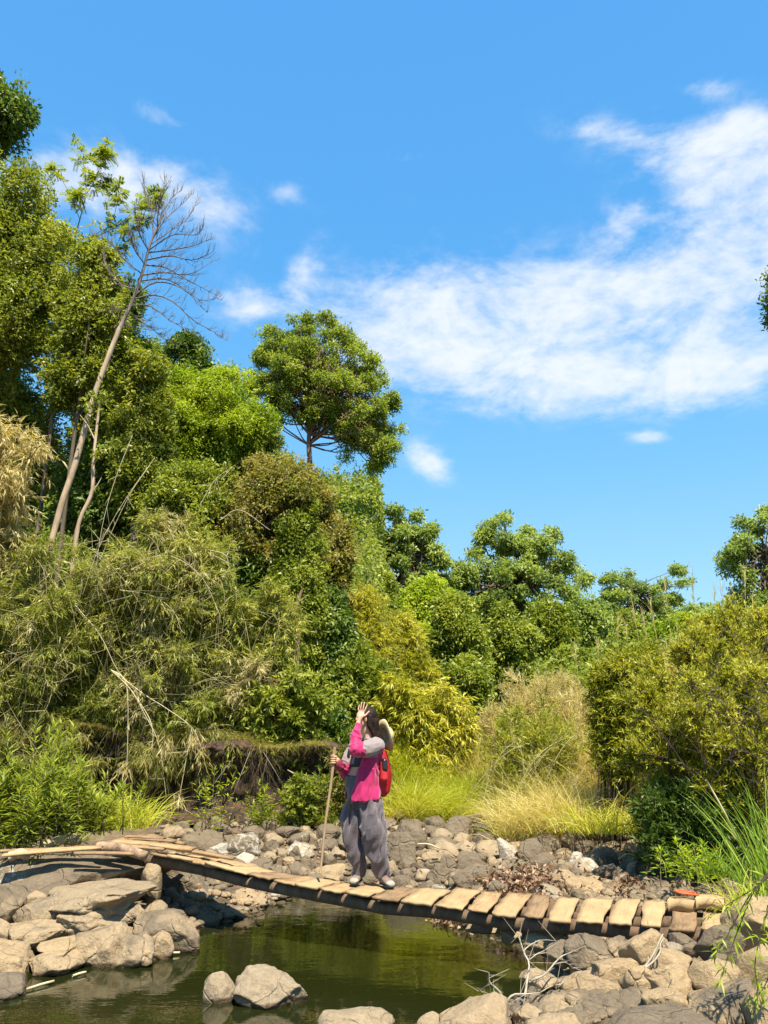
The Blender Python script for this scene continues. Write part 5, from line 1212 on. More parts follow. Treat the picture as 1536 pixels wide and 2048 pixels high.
fa.obj('crown', LM['yellow'] if False else leaf_mat('leaf_sapling', [(.10, .17, .015), (.18, .27, .02), (.28, .33, .03), (.40, .36, .05)], .42), sap)
# creeping branches: pale arching canes over the bank and the dead twig in the pool
canes = [((222, 1340), (262, 1380), (290, 1430), (318, 1490), (332, 1590)), ((222, 1340), (250, 1360), (256, 1420), (254, 1520), (250, 1560)), ((230, 1345), (290, 1390), (330, 1415), (384, 1455), (404, 1500)), ((384, 1455), (372, 1520), (356, 1610)), ((262, 1380), (300, 1440), (305, 1490), (290, 1540)),
         ((150, 1210), (200, 1270), (235, 1340), (280, 1390)), ((310, 915), (250, 1000), (200, 1090), (165, 1190)), ((265, 870), (230, 960), (205, 1050), (190, 1150)), ((300, 930), (262, 985), (225, 1060), (200, 1120)), ((240, 1180), (300, 1190), (345, 1220), (362, 1260)), ((420, 1100), (450, 1110), (460, 1140)),
         ((0, 1345), (50, 1310), (100, 1310), (150, 1330)), ((20, 1352), (60, 1350), (110, 1365)), ((262, 1140), (330, 1110), (400, 1150), (440, 1230)), ((160, 1260), (110, 1330), (100, 1400), (60, 1470)), ((400, 1010), (430, 960), (470, 930)), ((440, 1040), (480, 1020), (540, 1060))]
rs = np.random.RandomState(8); ct = at(222, 1340, 12.7); cn = thing('drooping_cane', 'pale dry canes arching out over the earth bank at left', 'cane', tuple(ct))
for i, cpts in enumerate(canes):
    ac = Acc(); P = curve(px_branch(cpts, 12.75), 14); ac.tube(P-ct, np.linspace(.010 if i < 5 else .006, .003, 14), 5)
    A = P[rs.randint(4, 14, 8)]-ct; ac.sticks(A, A+unit(rs.normal(size=(8, 3))-UPZ*.7)*rs.uniform(.1, .4, 8)[:, None], .004, .0015)
    ac.obj('cane', leaf_mat('dry_cane', [(.42, .36, .20), (.52, .45, .28)], 0) if i == 0 else bpy.data.materials['dry_cane'], cn, True)
fa = Acc(); pt = np.array(px_branch(((404, 1500), (392, 1470), (384, 1480), (330, 1480), (250, 1540), (290, 1530), (356, 1600), (332, 1500), (398, 1520)), 12.7)); pt = np.repeat(pt, 6, 0)+rs.normal(size=(54, 3))*.05
tufts(fa, pt-ct, np.repeat(-UPZ[None], 54, 0), 6, .18, .014, np.full(54, .6), droop=.6); fa.obj('leaves', LM['dry'], cn)
# vine trunks seen in the thicket
for i, (pts, r_, lb) in enumerate(((((590, 1330), (596, 1270), (592, 1220), (604, 1180)), .05, 'twisted brown vine stem in the thicket left of the drooping green tree'),
                                (((552, 1410), (556, 1350), (566, 1290), (560, 1230)), .022, 'thin straight pale sapling stem in the thicket above the bank'),
                                (((300, 1270), (303, 1210), (296, 1160)), .03, 'grey stem inside the big arching bamboo clump'))):
    P = curve(px_branch(pts, 14.4), 12); g0 = P[0].copy(); g0[2] = H1(g0[0], g0[1])
    ac = Acc(); ac.tube(np.vstack([g0[None], P])-g0, np.linspace(r_, r_*.6, 13)*(1+.15*np.sin(np.arange(13)*2)), 7, jit=.1); o = ac.obj('vine_stem' if i == 0 else 'bare_stem', GREYB if i else bark_mat('vine_bark', (.12, .07, .04), (.30, .19, .12), 8), None, True, label=lb, category='stem'); o.location = g0
# dead branch in the pool at right
rs = np.random.RandomState(3); yb = 5.75; bp0 = at(1016, 2046, yb); db = thing('dead_branch', 'bare forked dead branch reaching over the water from the foreground stones', 'branch', tuple(bp0))
main = [((1016, 2046), (1012, 2010), (1026, 1990), (1054, 1988), (1080, 1985)), ((1014, 2005), (996, 1980), (980, 1965), (978, 1945)), ((1050, 1990), (1056, 1950), (1058, 1925), (1048, 1905), (1054, 1895), (1080, 1880), (1112, 1882)),
        ((1058, 1920), (1080, 1905), (1100, 1908), (1118, 1920)), ((1060, 1962), (1090, 1948), (1120, 1915), (1145, 1904)), ((1110, 1928), (1130, 1925), (1146, 1935)), ((1080, 1985), (1110, 1970), (1150, 1970), (1180, 1980)), ((1080, 1985), (1090, 2000), (1110, 2012), (1120, 2034)),
        ((996, 1980), (985, 1990), (972, 1992)), ((1048, 1905), (1040, 1880), (1036, 1870)), ((1026, 1990), (1040, 2020), (1060, 2030)), ((1118, 1972), (1140, 1955), (1156, 1953)), ((980, 1965), (968, 1975), (955, 1984))]
ac = Acc()
for i, m_ in enumerate(main):
    P = curve(px_branch(m_, yb+.02*i, .5 if i > 1 else 0), 12)-bp0; ac.tube(P, np.linspace(.012 if i == 0 else (.009 if i in (1, 2, 4) else .004), .002, 12), 6, jit=.1)
    A = P[rs.randint(4, 12, 5)]; ac.sticks(A, A+unit(rs.normal(size=(5, 3))+UPZ*.3)*rs.uniform(.05, .2, 5)[:, None], .0025, .001)
ac.obj('branch', bark_mat('silver_wood', (.20, .17, .12), (.42, .37, .28), 14), db, True)
# forked twig on the round tan boulder
bp0 = at(1290, 1935, 6.0); ac = Acc()
for m_ in (((1288, 1936), (1306, 1910), (1320, 1880), (1326, 1868)), ((1290, 1936), (1310, 1920), (1322, 1900), (1320, 1890), (1326, 1878)), ((1286, 1934), (1300, 1925), (1308, 1905))): ac.tube(curve(px_branch(m_, 6.0, .1), 9)-bp0, np.linspace(.008, .004, 9), 6)
o = ac.obj('forked_twig', bpy.data.materials['silver_wood'], None, True, label='pale forked twig leaning against the bright round tan boulder', category='twig'); o.location = bp0
# leafy twig hanging in at the lower right edge
tb = at(1560, 1740, 4.9); tw_ = thing('hanging_twig', 'narrow leaved green twig hanging into the lower right corner', 'twig', tuple(tb))
ac = Acc(); fa = Acc()
for m_ in (((1570, 1700), (1530, 1760), (1470, 1800), (1420, 1830)), ((1560, 1720), (1500, 1790), (1450, 1880), (1430, 1905)), ((1565, 1740), (1530, 1840), (1510, 1930), (1520, 1990)), ((1570, 1780), (1545, 1880), (1535, 1960), (1500, 2010)), ((1560, 1730), (1510, 1780), (1480, 1850), (1440, 1960))):
    P = curve(px_branch(m_, 4.9, rs.uniform(-.2, .2)), 14)-tb; ac.tube(P, np.linspace(.005, .0015, 14), 5)
    k = 46; i_ = rs.randint(3, 14, k); D = unit(np.gradient(P, axis=0)[i_]*6+rdir(k)*.7-UPZ*.2)
    fa.leaves(P[i_]+rs.normal(size=(k, 3))*.008, D, UPZ+rdir(k)*.5, rs.uniform(.05, .11, k), .012, np.clip(rs.normal(size=k)*.2+.55, 0, 1))
fa.obj('foliage', LM['bright'], tw_); ac.obj('stems', DARKT, tw_)
# fallen leaves
rs = np.random.RandomState(12); fa = Acc(); n = 2600
px = np.concatenate([rs.normal(1030, 46, 1500), rs.normal(890, 30, 300), rs.normal(1262, 18, 100), rs.uniform(380, 1400, 700)]); py = np.concatenate([rs.normal(1754, 15, 1500), rs.normal(1768, 8, 300), rs.normal(1768, 8, 100), rs.uniform(1660, 1790, 700)])
G = np.array([onz(a, b_, .38) for a, b_ in zip(px, py)]); hz = H(G[:, 0], G[:, 1]); 
B = np.stack([G[:, 0], G[:, 1], hz+.05+rs.rand(n)*.10], 1)
fa.leaves(B, rdir(n)*np.array([1, 1, .5]), rdir(n)*.8+UPZ*.8, rs.uniform(.03, .11, n), rs.uniform(.015, .05, n), rs.rand(n), fold=.5)
fa.obj('fallen_leaves', leaf_mat('dead_leaf', [(.05, .025, .015), (.12, .06, .032), (.22, .13, .07), (.38, .28, .18)], .15), None, label='heap of curled brown fallen leaves on the stones behind the planks', category='leaves', kind='stuff')
# floating twigs and sticks
for a, b_, lb in (((52, 1979), (108, 1962), 'pale reed stalk floating along the left rocks'), ((145, 1952), (172, 1944), 'short pale stick floating beside the left rocks'), ((312, 1909), (360, 1905), 'thin white stick at the waterline below the split stone')):
    A = onz(*a, .015); Bq = onz(*b_, .02); ac = Acc(); ac.tube(curve([A-A, (Bq-A)/2+UPZ*.004, Bq-A], 5), .010, 6); o = ac.obj('stick', bpy.data.materials['dry_cane'], None, True, label=lb, category='stick'); o.location = A
for a, b_, lb in (((835, 1688), (880, 1698), 'straight pale reed lying on the middle boulders'), ((1236, 1722), (1262, 1708), 'pale bent twig on the stones under the thorny bush'), ((575, 1540), (640, 1585), 'long dry stick leaning on the bank foot left of the person'), ((1412, 1560), (1480, 1690), 'bleached cane leaning out of the right reeds')):
    YY = 13.0 if 'bank foot' in lb else (8.0 if 'cane' in lb else 10.6 if '1236' in str(a) else 11.2); A = at(*a, YY); Bq = at(*b_, YY); ac = Acc(); ac.tube(curve([A-A, (Bq-A)/2+UPZ*.03, Bq-A], 6), .010, 6); o = ac.obj('dry_stick', bpy.data.materials['dry_cane'], None, True, label=lb, category='stick'); o.location = A
# ------------------------------------------------------------ the hiker on the bridge
rs = np.random.RandomState(21)
def proj(P):
    d = np.asarray(P, float)-np.array([0, 0, EYE]); z = d@FW; return 768+FPX*d[0]/z, 1024-FPX*(d@UP)/z
def deck_at(px, py):
    best = None
    for k in range(60, 140):
        v, t = across(k)
        for u in np.linspace(0, 1, 14):
            P = BR[k]+v*(u*DEPTH-.05)+np.array([0, 0, deck_tilt(px)*u+.012]); q = proj(P); e = (q[0]-px)**2+(q[1]-py)**2
            if best is None or e < best[0]: best = (e, P)
    return best[1]
FL = deck_at(716, 1760); FR = deck_at(772, 1770); YB = (FL[1]+FR[1])/2
def J(px, py, dy=0.0): return at(px, py, YB+dy)
class Uni:
    def __init__(s): s.V = []; s.F = []; s.n = 0
    def add(s, V, Fc):
        V = np.asarray(V, float); Fc = np.asarray(Fc)
        if Fc.shape[1] == 4: Fc = np.concatenate([Fc[:, :3], Fc[:, [0, 2, 3]]])
        s.V.append(V); s.F.append(Fc+s.n); s.n += len(V)
    def caps(s, P, R, sides=12):
        """tapered chain of joints with rounded ends"""
        P = np.asarray(P, float); R = np.broadcast_to(np.asarray(R, float), (len(P),))
        V, Fc = ICO[3]
        for p, r in zip(P, R): s.add(V*r+p, Fc)
        a = Acc(); 
        for i in range(len(P)-1):
            a = Acc(); a.tube(np.array([P[i], (P[i]+P[i+1])/2, P[i+1]]), [R[i], (R[i]+R[i+1])/2, R[i+1]], 12); s.add(a.V[0], a.F[0])
    def ell(s, c, ax):
        """ellipsoid, ax = three axis vectors"""
        V, Fc = ICO[3]; s.add(V@np.asarray(ax, float)+np.asarray(c, float), Fc)
    def rings(s, C_, A_, B_, n=28):
        """closed loft: centres, axis vectors A and B per ring"""
        C_ = np.asarray(C_, float); a = np.arange(n)*2*math.pi/n; V = []
        for c, A, B in zip(C_, A_, B_): V.append(c+np.cos(a)[:, None]*np.asarray(A)+np.sin(a)[:, None]*np.asarray(B))
        m_ = len(C_); V = np.concatenate(V+[C_[:1], C_[-1:]]); Fc = []
        for i in range(m_-1):
            for k in range(n): k2 = (k+1) % n; Fc += [[i*n+k, i*n+k2, (i+1)*n+k2], [i*n+k, (i+1)*n+k2, (i+1)*n+k]]
        for k in range(n): k2 = (k+1) % n; Fc += [[m_*n, k2, k], [m_*n+1, (m_-1)*n+k, (m_-1)*n+k2]]
        s.add(V, Fc)
    def build(s, voxel, smooth=4, disp=None, org=np.zeros(3)):
        me = np_mesh('u', np.concatenate(s.V)-org, np.concatenate(s.F)); o = bpy.data.objects.new('u', me); C.objects.link(o)
        md = o.modifiers.new('r', 'REMESH'); md.mode = 'VOXEL'; md.voxel_size = voxel
        if smooth: sm = o.modifiers.new('s', 'SMOOTH'); sm.factor = .5; sm.iterations = smooth
        dg = bpy.context.evaluated_depsgraph_get(); ev = o.evaluated_get(dg); m2 = bpy.data.meshes.new_from_object(ev)
        C.objects.unlink(o); bpy.data.objects.remove(o)
        n = len(m2.vertices)
        if disp is not None and n:
            co = np.zeros(n*3, np.float32); m2.vertices.foreach_get('co', co); co = co.reshape(-1, 3)
            no = np.zeros(n*3, np.float32); m2.vertex_normals.foreach_get('vector', no); no = no.reshape(-1, 3)
            co = co+no*disp(co)[:, None]; m2.vertices.foreach_set('co', co.astype(np.float32).ravel()); m2.update()
        m2.polygons.foreach_set('use_smooth', np.ones(len(m2.polygons), bool)); return m2
def face_mats(me, fn):
    n = len(me.polygons); c = np.zeros(n*3, np.float32); me.polygons.foreach_get('center', c); me.polygons.foreach_set('material_index', fn(c.reshape(-1, 3)).astype(np.int32)); me.update()
PO = J(730, 1765); PO[2] = FL[2]
person = thing('person', 'hiker in pink and grey jacket and baggy grey trousers with one hand raised', 'person', tuple(PO))
SKIN = plain('skin', (.50, .30, .19), .5, 30, (.45, .26, .165)); PINK = plain('pink_cloth', (.40, .008, .095), .62, 60, (.33, .007, .08), .3, .3, .3); GREY = plain('grey_cloth', (.24, .20, .19), .7, 60, (.20, .165, .16), .3, .3, .3)
TROU = plain('trouser_cloth', (.098, .080, .088), .65, 40, (.075, .061, .068), .3, .35, .3); HAIR = plain('hair', (.010, .006, .005), .55, 90, (.026, .016, .011), .6, .15); BLACK = plain('black_cloth', (.012, .012, .014), .7); GTOP = plain('grey_top', (.20, .19, .19), .8)
F3 = unit(np.array([-.75, -.66, 0])); S3 = np.array([-F3[1], F3[0], 0])*1.0       # facing, and the hiker's left
# body
b = Uni()
hc = J(733, 1436); Fh = unit(np.array([-.96, .12, .10])); Sh = unit(np.cross(UPZ, Fh)); Uh = np.cross(Fh, Sh)
b.ell(hc+Uh*.022-Fh*.006, [Fh*.092, Sh*.074, Uh*.094]); b.ell(hc-Uh*.045+Fh*.030, [Fh*.062, Sh*.054, Uh*.070])
b.ell(hc-Uh*.094+Fh*.060, [Fh*.026, Sh*.024, Uh*.020]); b.ell(hc-Uh*.016+Fh*.094, [Fh*.020, Sh*.011, Uh*.024]); b.ell(hc-Uh*.028+Fh*.104, [Fh*.012, Sh*.015, Uh*.009])
b.ell(hc-Uh*.058+Fh*.084, [Fh*.012, Sh*.022, Uh*.006]); b.ell(hc-Uh*.068+Fh*.081, [Fh*.012, Sh*.019, Uh*.007]); b.ell(hc+Uh*.022+Fh*.076, [Fh*.014, Sh*.05, Uh*.012])
for sg in (-1, 1):
    b.ell(hc+Sh*sg*.072-Uh*.012-Fh*.006, [Fh*.016, Sh*.008, Uh*.030]); b.ell(hc+Sh*sg*.038-Uh*.030+Fh*.062, [Fh*.022, Sh*.022, Uh*.02])
nk = J(738, 1484); b.caps([hc-Uh*.07-Fh*.01, nk], [.050, .056])
ch = J(732, 1512); wa = J(713, 1546, .02); pv = J(722, 1578, .02)
b.rings([J(736, 1484), J(733, 1492), ch, J(722, 1532, .01), wa, J(716, 1560, .02), pv, J(722, 1592, .02)], [F3*.06, F3*.09, F3*.105, F3*.095, F3*.088, F3*.10, F3*.115, F3*.09], [S3*.09, S3*.165, S3*.155, S3*.125, S3*.118, S3*.145, S3*.16, S3*.12])
shL, elL, wrL = J(756, 1491, -.13), J(710, 1499, -.30), J(716.5, 1446, -.17); shR, elR, wrR = J(706, 1494, .12), J(688, 1541, .06), J(673, 1522, -.08)
b.caps([shL, elL, (elL+wrL)/2, wrL], [.044, .040, .036, .025]); b.caps([shR, elR, (elR+wrR)/2, wrR], [.050, .038, .034, .025])
hipR, knR, anR = J(708, 1590, .06), J(703, 1668, .02), FL+np.array([0, .05, .085]); hipL, knL, anL = J(738, 1590, -.05), J(752, 1672, -.10), FR+np.array([-.035, .07, .085])
b.caps([hipR, knR, anR], [.085, .055, .038]); b.caps([hipL, knL, anL], [.085, .055, .038])
# raised hand: palm, four fingers, thumb
def hand(b, wr, palm_c, pn, tips, mids, thumb, r=.0078, pw=.042):
    up_ = unit(palm_c-wr); sd = unit(np.cross(up_, pn)); b.caps([wr, palm_c-up_*.02], [.024, .024])
    b.ell(palm_c, [up_*.050, sd*pw, unit(pn)*.016])
    for i, (m_, t_) in enumerate(zip(mids, tips)):
        k = palm_c+up_*.036+sd*pw*(.72-.48*i); b.caps([k, m_, t_], [r*1.12, r, r*.78])
    b.caps([palm_c-up_*.02+(thumb[0]-palm_c)*.3, thumb[0], thumb[1]], [.013, .0105, .0085])
pc = J(721, 1430, -.15); tp = [J(718.5, 1410, -.125), J(723.5, 1404, -.13), J(729, 1404.5, -.135), J(734.5, 1409.5, -.14)]; md_ = [J(716.5, 1419, -.14), J(721.5, 1415.5, -.145), J(726.5, 1416, -.15), J(730.5, 1418.5, -.155)]
up_ = unit(pc-wrL); pn = np.array([.25, .8, .1]); sd = unit(np.cross(up_, pn))
if sd[0] > 0: tp_u, md_u = tp[::-1], md_[::-1]
else: tp_u, md_u = tp, md_
hand(b, wrL, pc, pn, tp_u, md_u, (J(730.5, 1431, -.165), J(738, 1423, -.15)))
# stick and the hand closed round it
st_top, st_bot = J(669.5, 1494, -.12), J(641, 1746, -.05)
sgrip = st_top+(st_bot-st_top)*.105; sd_ = unit(st_bot-st_top)
hcn = sgrip+np.array([.020, .022, 0]); b.caps([wrR, hcn+np.array([.022, .012, -.002])], [.024, .022]); b.ell(hcn+np.array([.006, .008, 0]), [np.array([.018, 0, 0]), np.array([0, .024, 0]), np.array([0, 0, .042])])
for i in range(4):
    z_ = sgrip-sd_*(.030-.020*i)
    ang = np.linspace(math.radians(40), math.radians(-190+i*6), 6); b.caps([z_+np.array([math.cos(a)*.024, -math.sin(a)*-.024, 0]) for a in ang], np.linspace(.0095, .0080, 6))
b.caps([hcn+UPZ*.03, sgrip-sd_*.045+np.array([-.004, -.024, 0]), sgrip-sd_*.040+np.array([-.024, -.010, 0])], [.012, .010, .009])
me = b.build(.0042, 3, None, PO); link('body', me, [SKIN], person)
for sg in (-1, 1):
    e = Uni(); e.ell(hc+Sh*sg*.031+Uh*-.004+Fh*.078, [Fh*.011, Sh*.015, Uh*.008]); o = link('eye', np_mesh('eye', e.V[0]-PO, e.F[0], smooth=True), [plain('eye', (.03, .02, .015), .2)], person)
# hair
h = Uni()
h.ell(hc+Uh*.030-Fh*.018, [Fh*.094, Sh*.083, Uh*.094]); h.ell(hc-Uh*.03-Fh*.062, [Fh*.050, Sh*.074, Uh*.09]); h.ell(hc+Uh*.052+Fh*.03, [Fh*.060, Sh*.066, Uh*.058])
h.caps([hc-Fh*.075-Uh*.03, J(749, 1462, .0), J(757, 1478, -.0), J(762, 1492, -.02), J(764, 1506, -.03)], [.062, .052, .042, .032, .016]); h.caps([hc-Fh*.04+Sh*.06+Uh*.02, hc-Fh*.045+Sh*.066-Uh*.07, J(750, 1474, -.05)], [.028, .026, .02])
me = h.build(.006, 4, lambda c: .0035*vnoise(c*np.array([90, 90, 14.]), 3), PO); link('hair', me, [HAIR], person)
# crop top
t_ = Uni(); t_.rings([J(735, 1488), J(732, 1498), ch, J(722, 1528, .01), J(719, 1533, .01)], [F3*.07, F3*.105, F3*.125, F3*.108, F3*.104], [S3*.10, S3*.165, S3*.165, S3*.138, S3*.132])
me = t_.build(.008, 3, None, PO); me.materials.append(GTOP); me.materials.append(BLACK)
zb_ = J(716, 1527)[2]-PO[2]; face_mats(me, lambda c: (c[:, 2] < zb_) | (((c+PO-J(712, 1515))@S3) > .035)); o = link('crop_top', me, [], person)
# trousers
tr_ = Uni()
tr_.rings([J(711.5, 1552, .02), J(713, 1559, .02), J(718, 1576, .02), J(722, 1604, .02), J(724, 1618, .02)], [F3*.10, F3*.112, F3*.13, F3*.12, F3*.09], [S3*.122, S3*.145, S3*.168, S3*.155, S3*.11])
X_ = np.array([1., 0, 0]); Yv_ = np.array([0, 1., 0])
def leg(rows, dys):
    Cn, A_, B_ = [], [], []
    for (y, xa, xb), dy in zip(rows, dys):
        c = J((xa+xb)/2, y, dy); r = (xb-xa)/2*mpp(720, y, YB)*.92; Cn.append(c); A_.append(X_*r); B_.append(Yv_*min(r, .125)*1.0)
    P = curve(Cn, 26); n0 = len(rows); ia = np.linspace(0, n0-1, 26)
    A2 = [X_*np.interp(i, range(n0), [a[0] for a in A_]) for i in ia]; B2 = [Yv_*np.interp(i, range(n0), [a[1] for a in B_]) for i in ia]
    tr_.rings(P, A2, B2)
leg(((1578, 692, 728), (1600, 689, 731), (1630, 684, 729), (1662, 683, 724), (1690, 687, 723), (1712, 695, 726), (1730, 702, 728), (1750, 707, 727)), (.05, .06, .05, .04, .03, .04, .05, .06))
leg(((1576, 712, 752), (1600, 715, 762), (1630, 718, 768), (1662, 725, 772), (1690, 732, 773), (1712, 739, 774), (1730, 745, 775), (1752, 752, 776)), (-.03, -.05, -.07, -.09, -.08, -.06, -.03, 0))
def tfold(c):
    p = c+PO; a = np.arctan2(p[:, 1]-YB, p[:, 0]-J(725, 1600)[0]); z = p[:, 2]
    s = .030*vnoise(np.stack([p[:, 0]*15+z*3.0, p[:, 1]*12, z*2.4], 1), 5)+.020*(1-2*np.abs(vnoise(np.stack([p[:, 0]*24-z*5, p[:, 1]*20, z*3.5], 1), 9)))
    s = s+.010*np.sin((p[:, 0]*1.3-z)*30+vnoise(p*5, 2)*3)*np.clip((1.25-z+PO[2]*0)/1.2, 0, 1)*(z < PO[2]+.55)
    return s*np.clip((PO[2]+.95-z)/.12, .15, 1)
me = tr_.build(.0065, 3, tfold, PO); link('trousers', me, [TROU], person)
wb = Uni(); wb.rings([J(711.5, 1550, .02), J(712, 1554, .02), J(713, 1560, .02)], [F3*.104, F3*.107, F3*.112], [S3*.126, S3*.132, S3*.142]); me = wb.build(.006, 2, None, PO); link('waistband', me, [plain('waistband', (.07, .06, .062), .7)], person)
# jacket: open thick shell and two sleeves, one mesh
jk = Uni()
rows = [  # centre, depth radius, width radius, opening half angles (right side, left side), flare
 (J(737, 1481), .075, .080, 40, 40), (J(736, 1487), .105, .155, 24, 30), (J(735, 1500), .135, .190, 26, 30), (J(732, 1520), .140, .190, 26, 22), (J(728, 1545), .145, .185, 27, 16), (J(726, 1570, .01), .160, .200, 30, 12), (J(725, 1588, .01), .175, .215, 32, 11), (J(725, 1596, .01), .178, .218, 32, 11)]
nc = 44; Vo = []; Vi = []
for r_, (c, bd, aw, o1, o2) in enumerate(rows):
    ph = np.radians(np.linspace(o2, 360-o1, nc)); pl = 1+.03*np.sin(ph*9+r_*.5)*min(1, r_/4)
    ring = c+F3*(np.cos(ph)*bd*pl)[:, None]+S3*(np.sin(ph)*aw*.93*pl)[:, None]
    ring[:, 2] += -.02*np.cos(ph-math.radians(20))*(r_ > 5)
    Vo.append(ring); Vi.append(c+(ring-c)*np.array([.93, .93, 1]))
m_ = len(rows); V = np.concatenate(Vo+Vi); K = m_*nc; Fc = []
for i in range(m_-1):
    for k in range(nc-1): a = i*nc+k; Fc += [[a, a+1, a+nc+1, a+nc], [K+a, K+a+nc, K+a+nc+1, K+a+1]]
    for k in (0, nc-1): a = i*nc+k; Fc.append([a, a+nc, K+a+nc, K+a] if k == 0 else [a, K+a, K+a+nc, a+nc])
for k in range(nc-1):
    for i in (0, m_-1): a = i*nc+k; Fc.append([a, K+a, K+a+1, a+1] if i == 0 else [a, a+1, K+a+1, K+a])
jk.add(V, Fc)
jk.caps([shL+np.array([-.02, .02, -.005]), (shL+elL)/2+UPZ*-.012, elL+np.array([0, 0, -.004])], [.090, .084, .066]); jk.caps([elL, elL*.5+wrL*.5+np.array([-.012, 0, 0]), wrL*.88+elL*.12], [.064, .056, .036])
jk.caps([shR+np.array([.02, 0, -.005]), (shR+elR)/2, elR+np.array([0, 0, -.008])], [.068, .066, .062]); jk.caps([elR, elR*.45+wrR*.55+UPZ*-.012, wrR*.86+elR*.14], [.058, .052, .036])
# open collar
for a0, a1 in ((35, 170), (190, 322)):
    ph = np.radians(np.linspace(a0, a1, 9)); jk.caps([J(737, 1478)+F3*math.cos(p)*.075+S3*math.sin(p)*.08+UPZ*.005*math.sin(p*3) for p in ph], [.014]*9)
def jfold(c):
    p = c+PO; z = p[:, 2]
    body_ = .010*np.sin(p[:, 0]*62+vnoise(p*6, 4)*5)*(z < J(730, 1535)[2])+.012*vnoise(p*np.array([22, 22, 5.]), 6)
    arm = np.minimum(np.linalg.norm(p-elL, axis=1), np.linalg.norm(p-(elL+wrL)/2, axis=1)); arm = np.minimum(arm, np.linalg.norm(p-elR, axis=1)); arm = np.minimum(arm, np.linalg.norm(p-(elR+wrR)/2, axis=1))
    sl = np.exp(-(arm/.10)**2)
    ax = unit(wrL-elL); q = p@unit(np.array([.5, .2, 1])); 
    return body_*(1-sl)+sl*(.020*(1-2*np.abs(vnoise(np.stack([q*26, p[:, 0]*10, p[:, 1]*10], 1), 7)))+.006*vnoise(p*50, 8))
me = jk.build(.0065, 3, jfold, PO); me.materials.append(PINK); me.materials.append(GREY); me.materials.append(plain('lining', (.22, .02, .05), .7))
def jm(c):
    p = c+PO; out = np.zeros(len(p), int); t = np.clip(((p-shL)@(elL-shL))/((elL-shL)@(elL-shL)), 0, 1); dU = np.linalg.norm(p-(shL+t[:, None]*(elL-shL)), axis=1)
    yoke = p[:, 2] > J(735, 1496)[2]; up_arm = (dU < .11) & (t < .72) & (t > .05)
    out[yoke | up_arm] = 1
    t2 = np.clip(((p-elL)@(wrL-elL))/((wrL-elL)@(wrL-elL)), 0, 1); dF = np.linalg.norm(p-(elL+t2[:, None]*(wrL-elL)), axis=1); out[(dF < .085) & (t > .72) | (dF < .08) & (p[:, 2] > elL[2]+.03)] = 0
    t3 = np.clip(((p-shR)@(elR-shR))/((elR-shR)@(elR-shR)), 0, 1); d3 = np.linalg.norm(p-(shR+t3[:, None]*(elR-shR)), axis=1); out[(d3 < .10) & (t3 < .75) & (t3 > 0)] = 1
    r = p-J(730, 1545); ang = np.degrees(np.arctan2(r@S3, r@F3)); out[(ang < -5) & (ang > -50) & (p[:, 2] < J(730, 1505)[2]) & (d3 > .10)] = 2
    return out
face_mats(me, jm); link('jacket', me, [], person)
# shoes
for nm_, f, d in (('shoe', FL, unit(np.array([-.25, -.96, 0]))), ('shoe', FR, unit(np.array([.42, -.9, 0])))):
    s_ = Uni(); sd = np.array([-d[1], d[0], 0])
    prof = [(-.085, .030, .028, .040), (-.06, .038, .038, .055), (-.01, .045, .040, .050), (.05, .036, .046, .036), (.10, .030, .050, .030), (.14, .024, .044, .024), (.165, .018, .026, .016)]
    s_.rings([f+d*x+UPZ*(h_+.004) for x, h_, w_, k in prof], [sd*w_ for x, h_, w_, k in prof], [UPZ*k*.9 for x, h_, w_, k in prof]); s_.caps([f-d*.035+UPZ*.06, f-d*.04+UPZ*.115], [.046, .040])
    me = s_.build(.006, 2, None, PO); me.materials.append(plain('shoe_upper', (.12, .09, .075), .8, 60, (.20, .15, .12), .4)); me.materials.append(plain('shoe_rubber', (.27, .24, .19), .8))
    zz = f[2]-PO[2]+.022; face_mats(me, lambda c: ((c[:, 2] < zz) | (((c+PO-f)@d) > .115))); sh = link('shoe', me, [], person)
    sk = Uni(); sk.caps([f-d*.035+UPZ*.07, f-d*.035+UPZ*.17], [.047, .052]); link('sock', sk.build(.006, 2, None, PO), [BLACK], person)
    la = Acc()
    for k in range(4): x = .02+k*.022; c_ = f+d*x+UPZ*(.088-k*.010)-PO; la.tube(np.array([c_-sd*.026-UPZ*.008, c_, c_+sd*.026-UPZ*.008]), .0035, 6)
    la.obj('lace', plain('lace', (.22, .05, .05), .7), sh, True)
    so = Uni(); so.rings([f+d*x+UPZ*.006 for x, h_, w_, k in prof], [sd*(w_+.004) for x, h_, w_, k in prof], [UPZ*.010]*7); me = so.build(.005, 1, None, PO); link('sole', me, [BLACK], sh)
# walking stick
ac = Acc(); P = curve([st_top, st_top*.7+st_bot*.3+np.array([.004, 0, 0]), st_top*.35+st_bot*.65+np.array([-.008, 0, 0]), st_bot], 18); ac.tube(P-st_bot, np.linspace(.0165, .012, 18)*(1+.07*np.sin(np.arange(18)*2.3)), 9, jit=.06)
o = ac.obj('walking_stick', bark_mat('stick_wood', (.26, .17, .09), (.50, .36, .21), 8), None, True, label='tall peeled wooden stick standing on the planks in the hiker\'s hand', category='walking stick'); o.location = st_bot
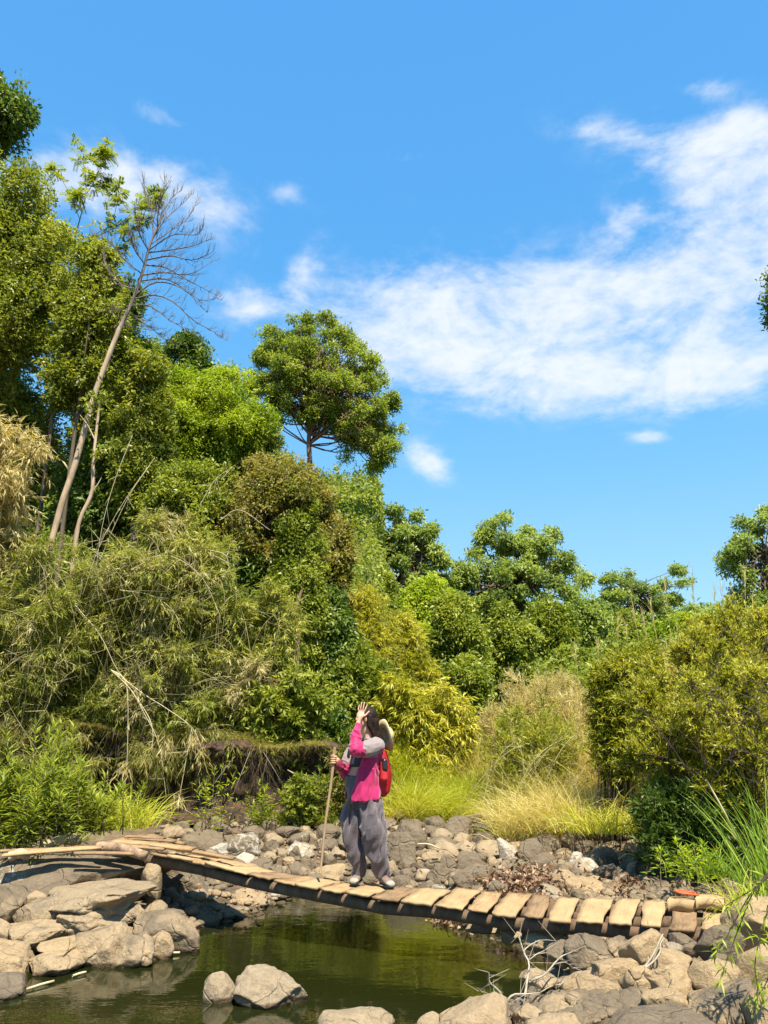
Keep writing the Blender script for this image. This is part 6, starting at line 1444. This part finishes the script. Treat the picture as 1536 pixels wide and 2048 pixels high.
# backpack
BK = J(768, 1545, .02); RED = plain('red_nylon', (.36, .008, .012), .5, 50, (.30, .006, .010), .3, .4)
pk = thing('backpack', 'red backpack with a black side pocket carried on the hiker\'s back', 'backpack', tuple(BK))
Bk = -F3; u_ = Uni(); u_.rings([J(752, 1496, .08), J(755, 1504, .08), J(758, 1530, .08), J(759, 1560, .08), J(758, 1582, .08), J(755, 1592, .08)], [Bk*.05, Bk*.085, Bk*.11, Bk*.12, Bk*.105, Bk*.06], [S3*.08, S3*.12, S3*.135, S3*.14, S3*.13, S3*.10])
me = u_.build(.008, 5, lambda c: .006*vnoise(c*14, 3), BK); link('pack_body', me, [RED], pk)
u_ = Uni(); u_.caps([J(767, 1527, -.08), J(768, 1556, -.08)], [.036, .044]); me = u_.build(.007, 3, None, BK); link('side_pocket', me, [plain('red_mesh', (.42, .015, .02), .7)], pk)
u_ = Uni(); u_.caps([J(769, 1523, -.095), J(769.5, 1537, -.095)], [.032, .034]); me = u_.build(.006, 2, None, BK); link('bottle', me, [plain('black_bottle', (.015, .015, .017), .25)], pk)
for sg in (-1,):
    q = Uni(); base_ = J(735, 1485); pts = [base_+S3*sg*.13+Bk*.15+UPZ*-.02, base_+S3*sg*.12+Bk*.02+UPZ*.035, base_+S3*sg*.13-Bk*.12+UPZ*-.05, base_+S3*sg*.16-Bk*.12+UPZ*-.18, base_+S3*sg*.20-Bk*.0+UPZ*-.30, base_+S3*sg*.18+Bk*.12+UPZ*-.36]
    q.caps(curve(pts, 22), [.016]*22); me = q.build(.007, 2, None, BK); link('shoulder_strap', me, [BLACK if sg < 0 else plain('grey_strap', (.05, .045, .05), .7)], pk)
# straw hat hung behind the neck: brim with a raised crown
HT = J(769, 1471, .03); ax_ = unit(np.array([.80, .52, .22])); a1 = unit(np.cross(ax_, np.array([0, 1., 0]))); a2 = np.cross(ax_, a1)
ha = Acc(); n = 40; V = []; prof = [(.0, .105), (.035, .105), (.062, .098), (.078, .075), (.082, .030), (.098, .0), (.135, -.004), (.165, -.018), (.172, -.030)]; prof = [(.0001, .085), (.045, .088), (.066, .075), (.072, .04), (.078, .005), (.12, -.004), (.142, .0), (.154, .008)]
P2 = prof+[(r-.003, h_-.005) for r, h_ in prof[::-1]]
for (r, h_) in P2:
    a = np.arange(n)*2*math.pi/n; hh_ = h_+ (.028*np.cos(2*a)*max(0, r-.09)/.08)
    V.append(HT+a1*(np.cos(a)*r*1.08)[:, None]+a2*(np.sin(a)*r)[:, None]+ax_*(hh_[:, None] if hasattr(hh_, 'shape') else hh_))
V = np.concatenate(V); Fc = [[i*n+k, i*n+(k+1) % n, (i+1)*n+(k+1) % n, (i+1)*n+k] for i in range(len(P2)-1) for k in range(n)]
ha.add(V-HT, Fc); ho = ha.obj('straw_hat', plain('straw_weave', (.58, .47, .27), .8, 120, (.48, .38, .20), .6), None, True, label='cream straw hat hanging behind the hiker\'s neck above the backpack', category='hat'); ho.location = HT
bd = Acc(); a = np.arange(33)*2*math.pi/32; bd.tube(np.stack([a1*math.cos(t)*.080+a2*math.sin(t)*.076+ax_*.015 for t in a]), .006, 6); bd.obj('hat_band', plain('hat_band', (.30, .22, .12), .8), ho, True)
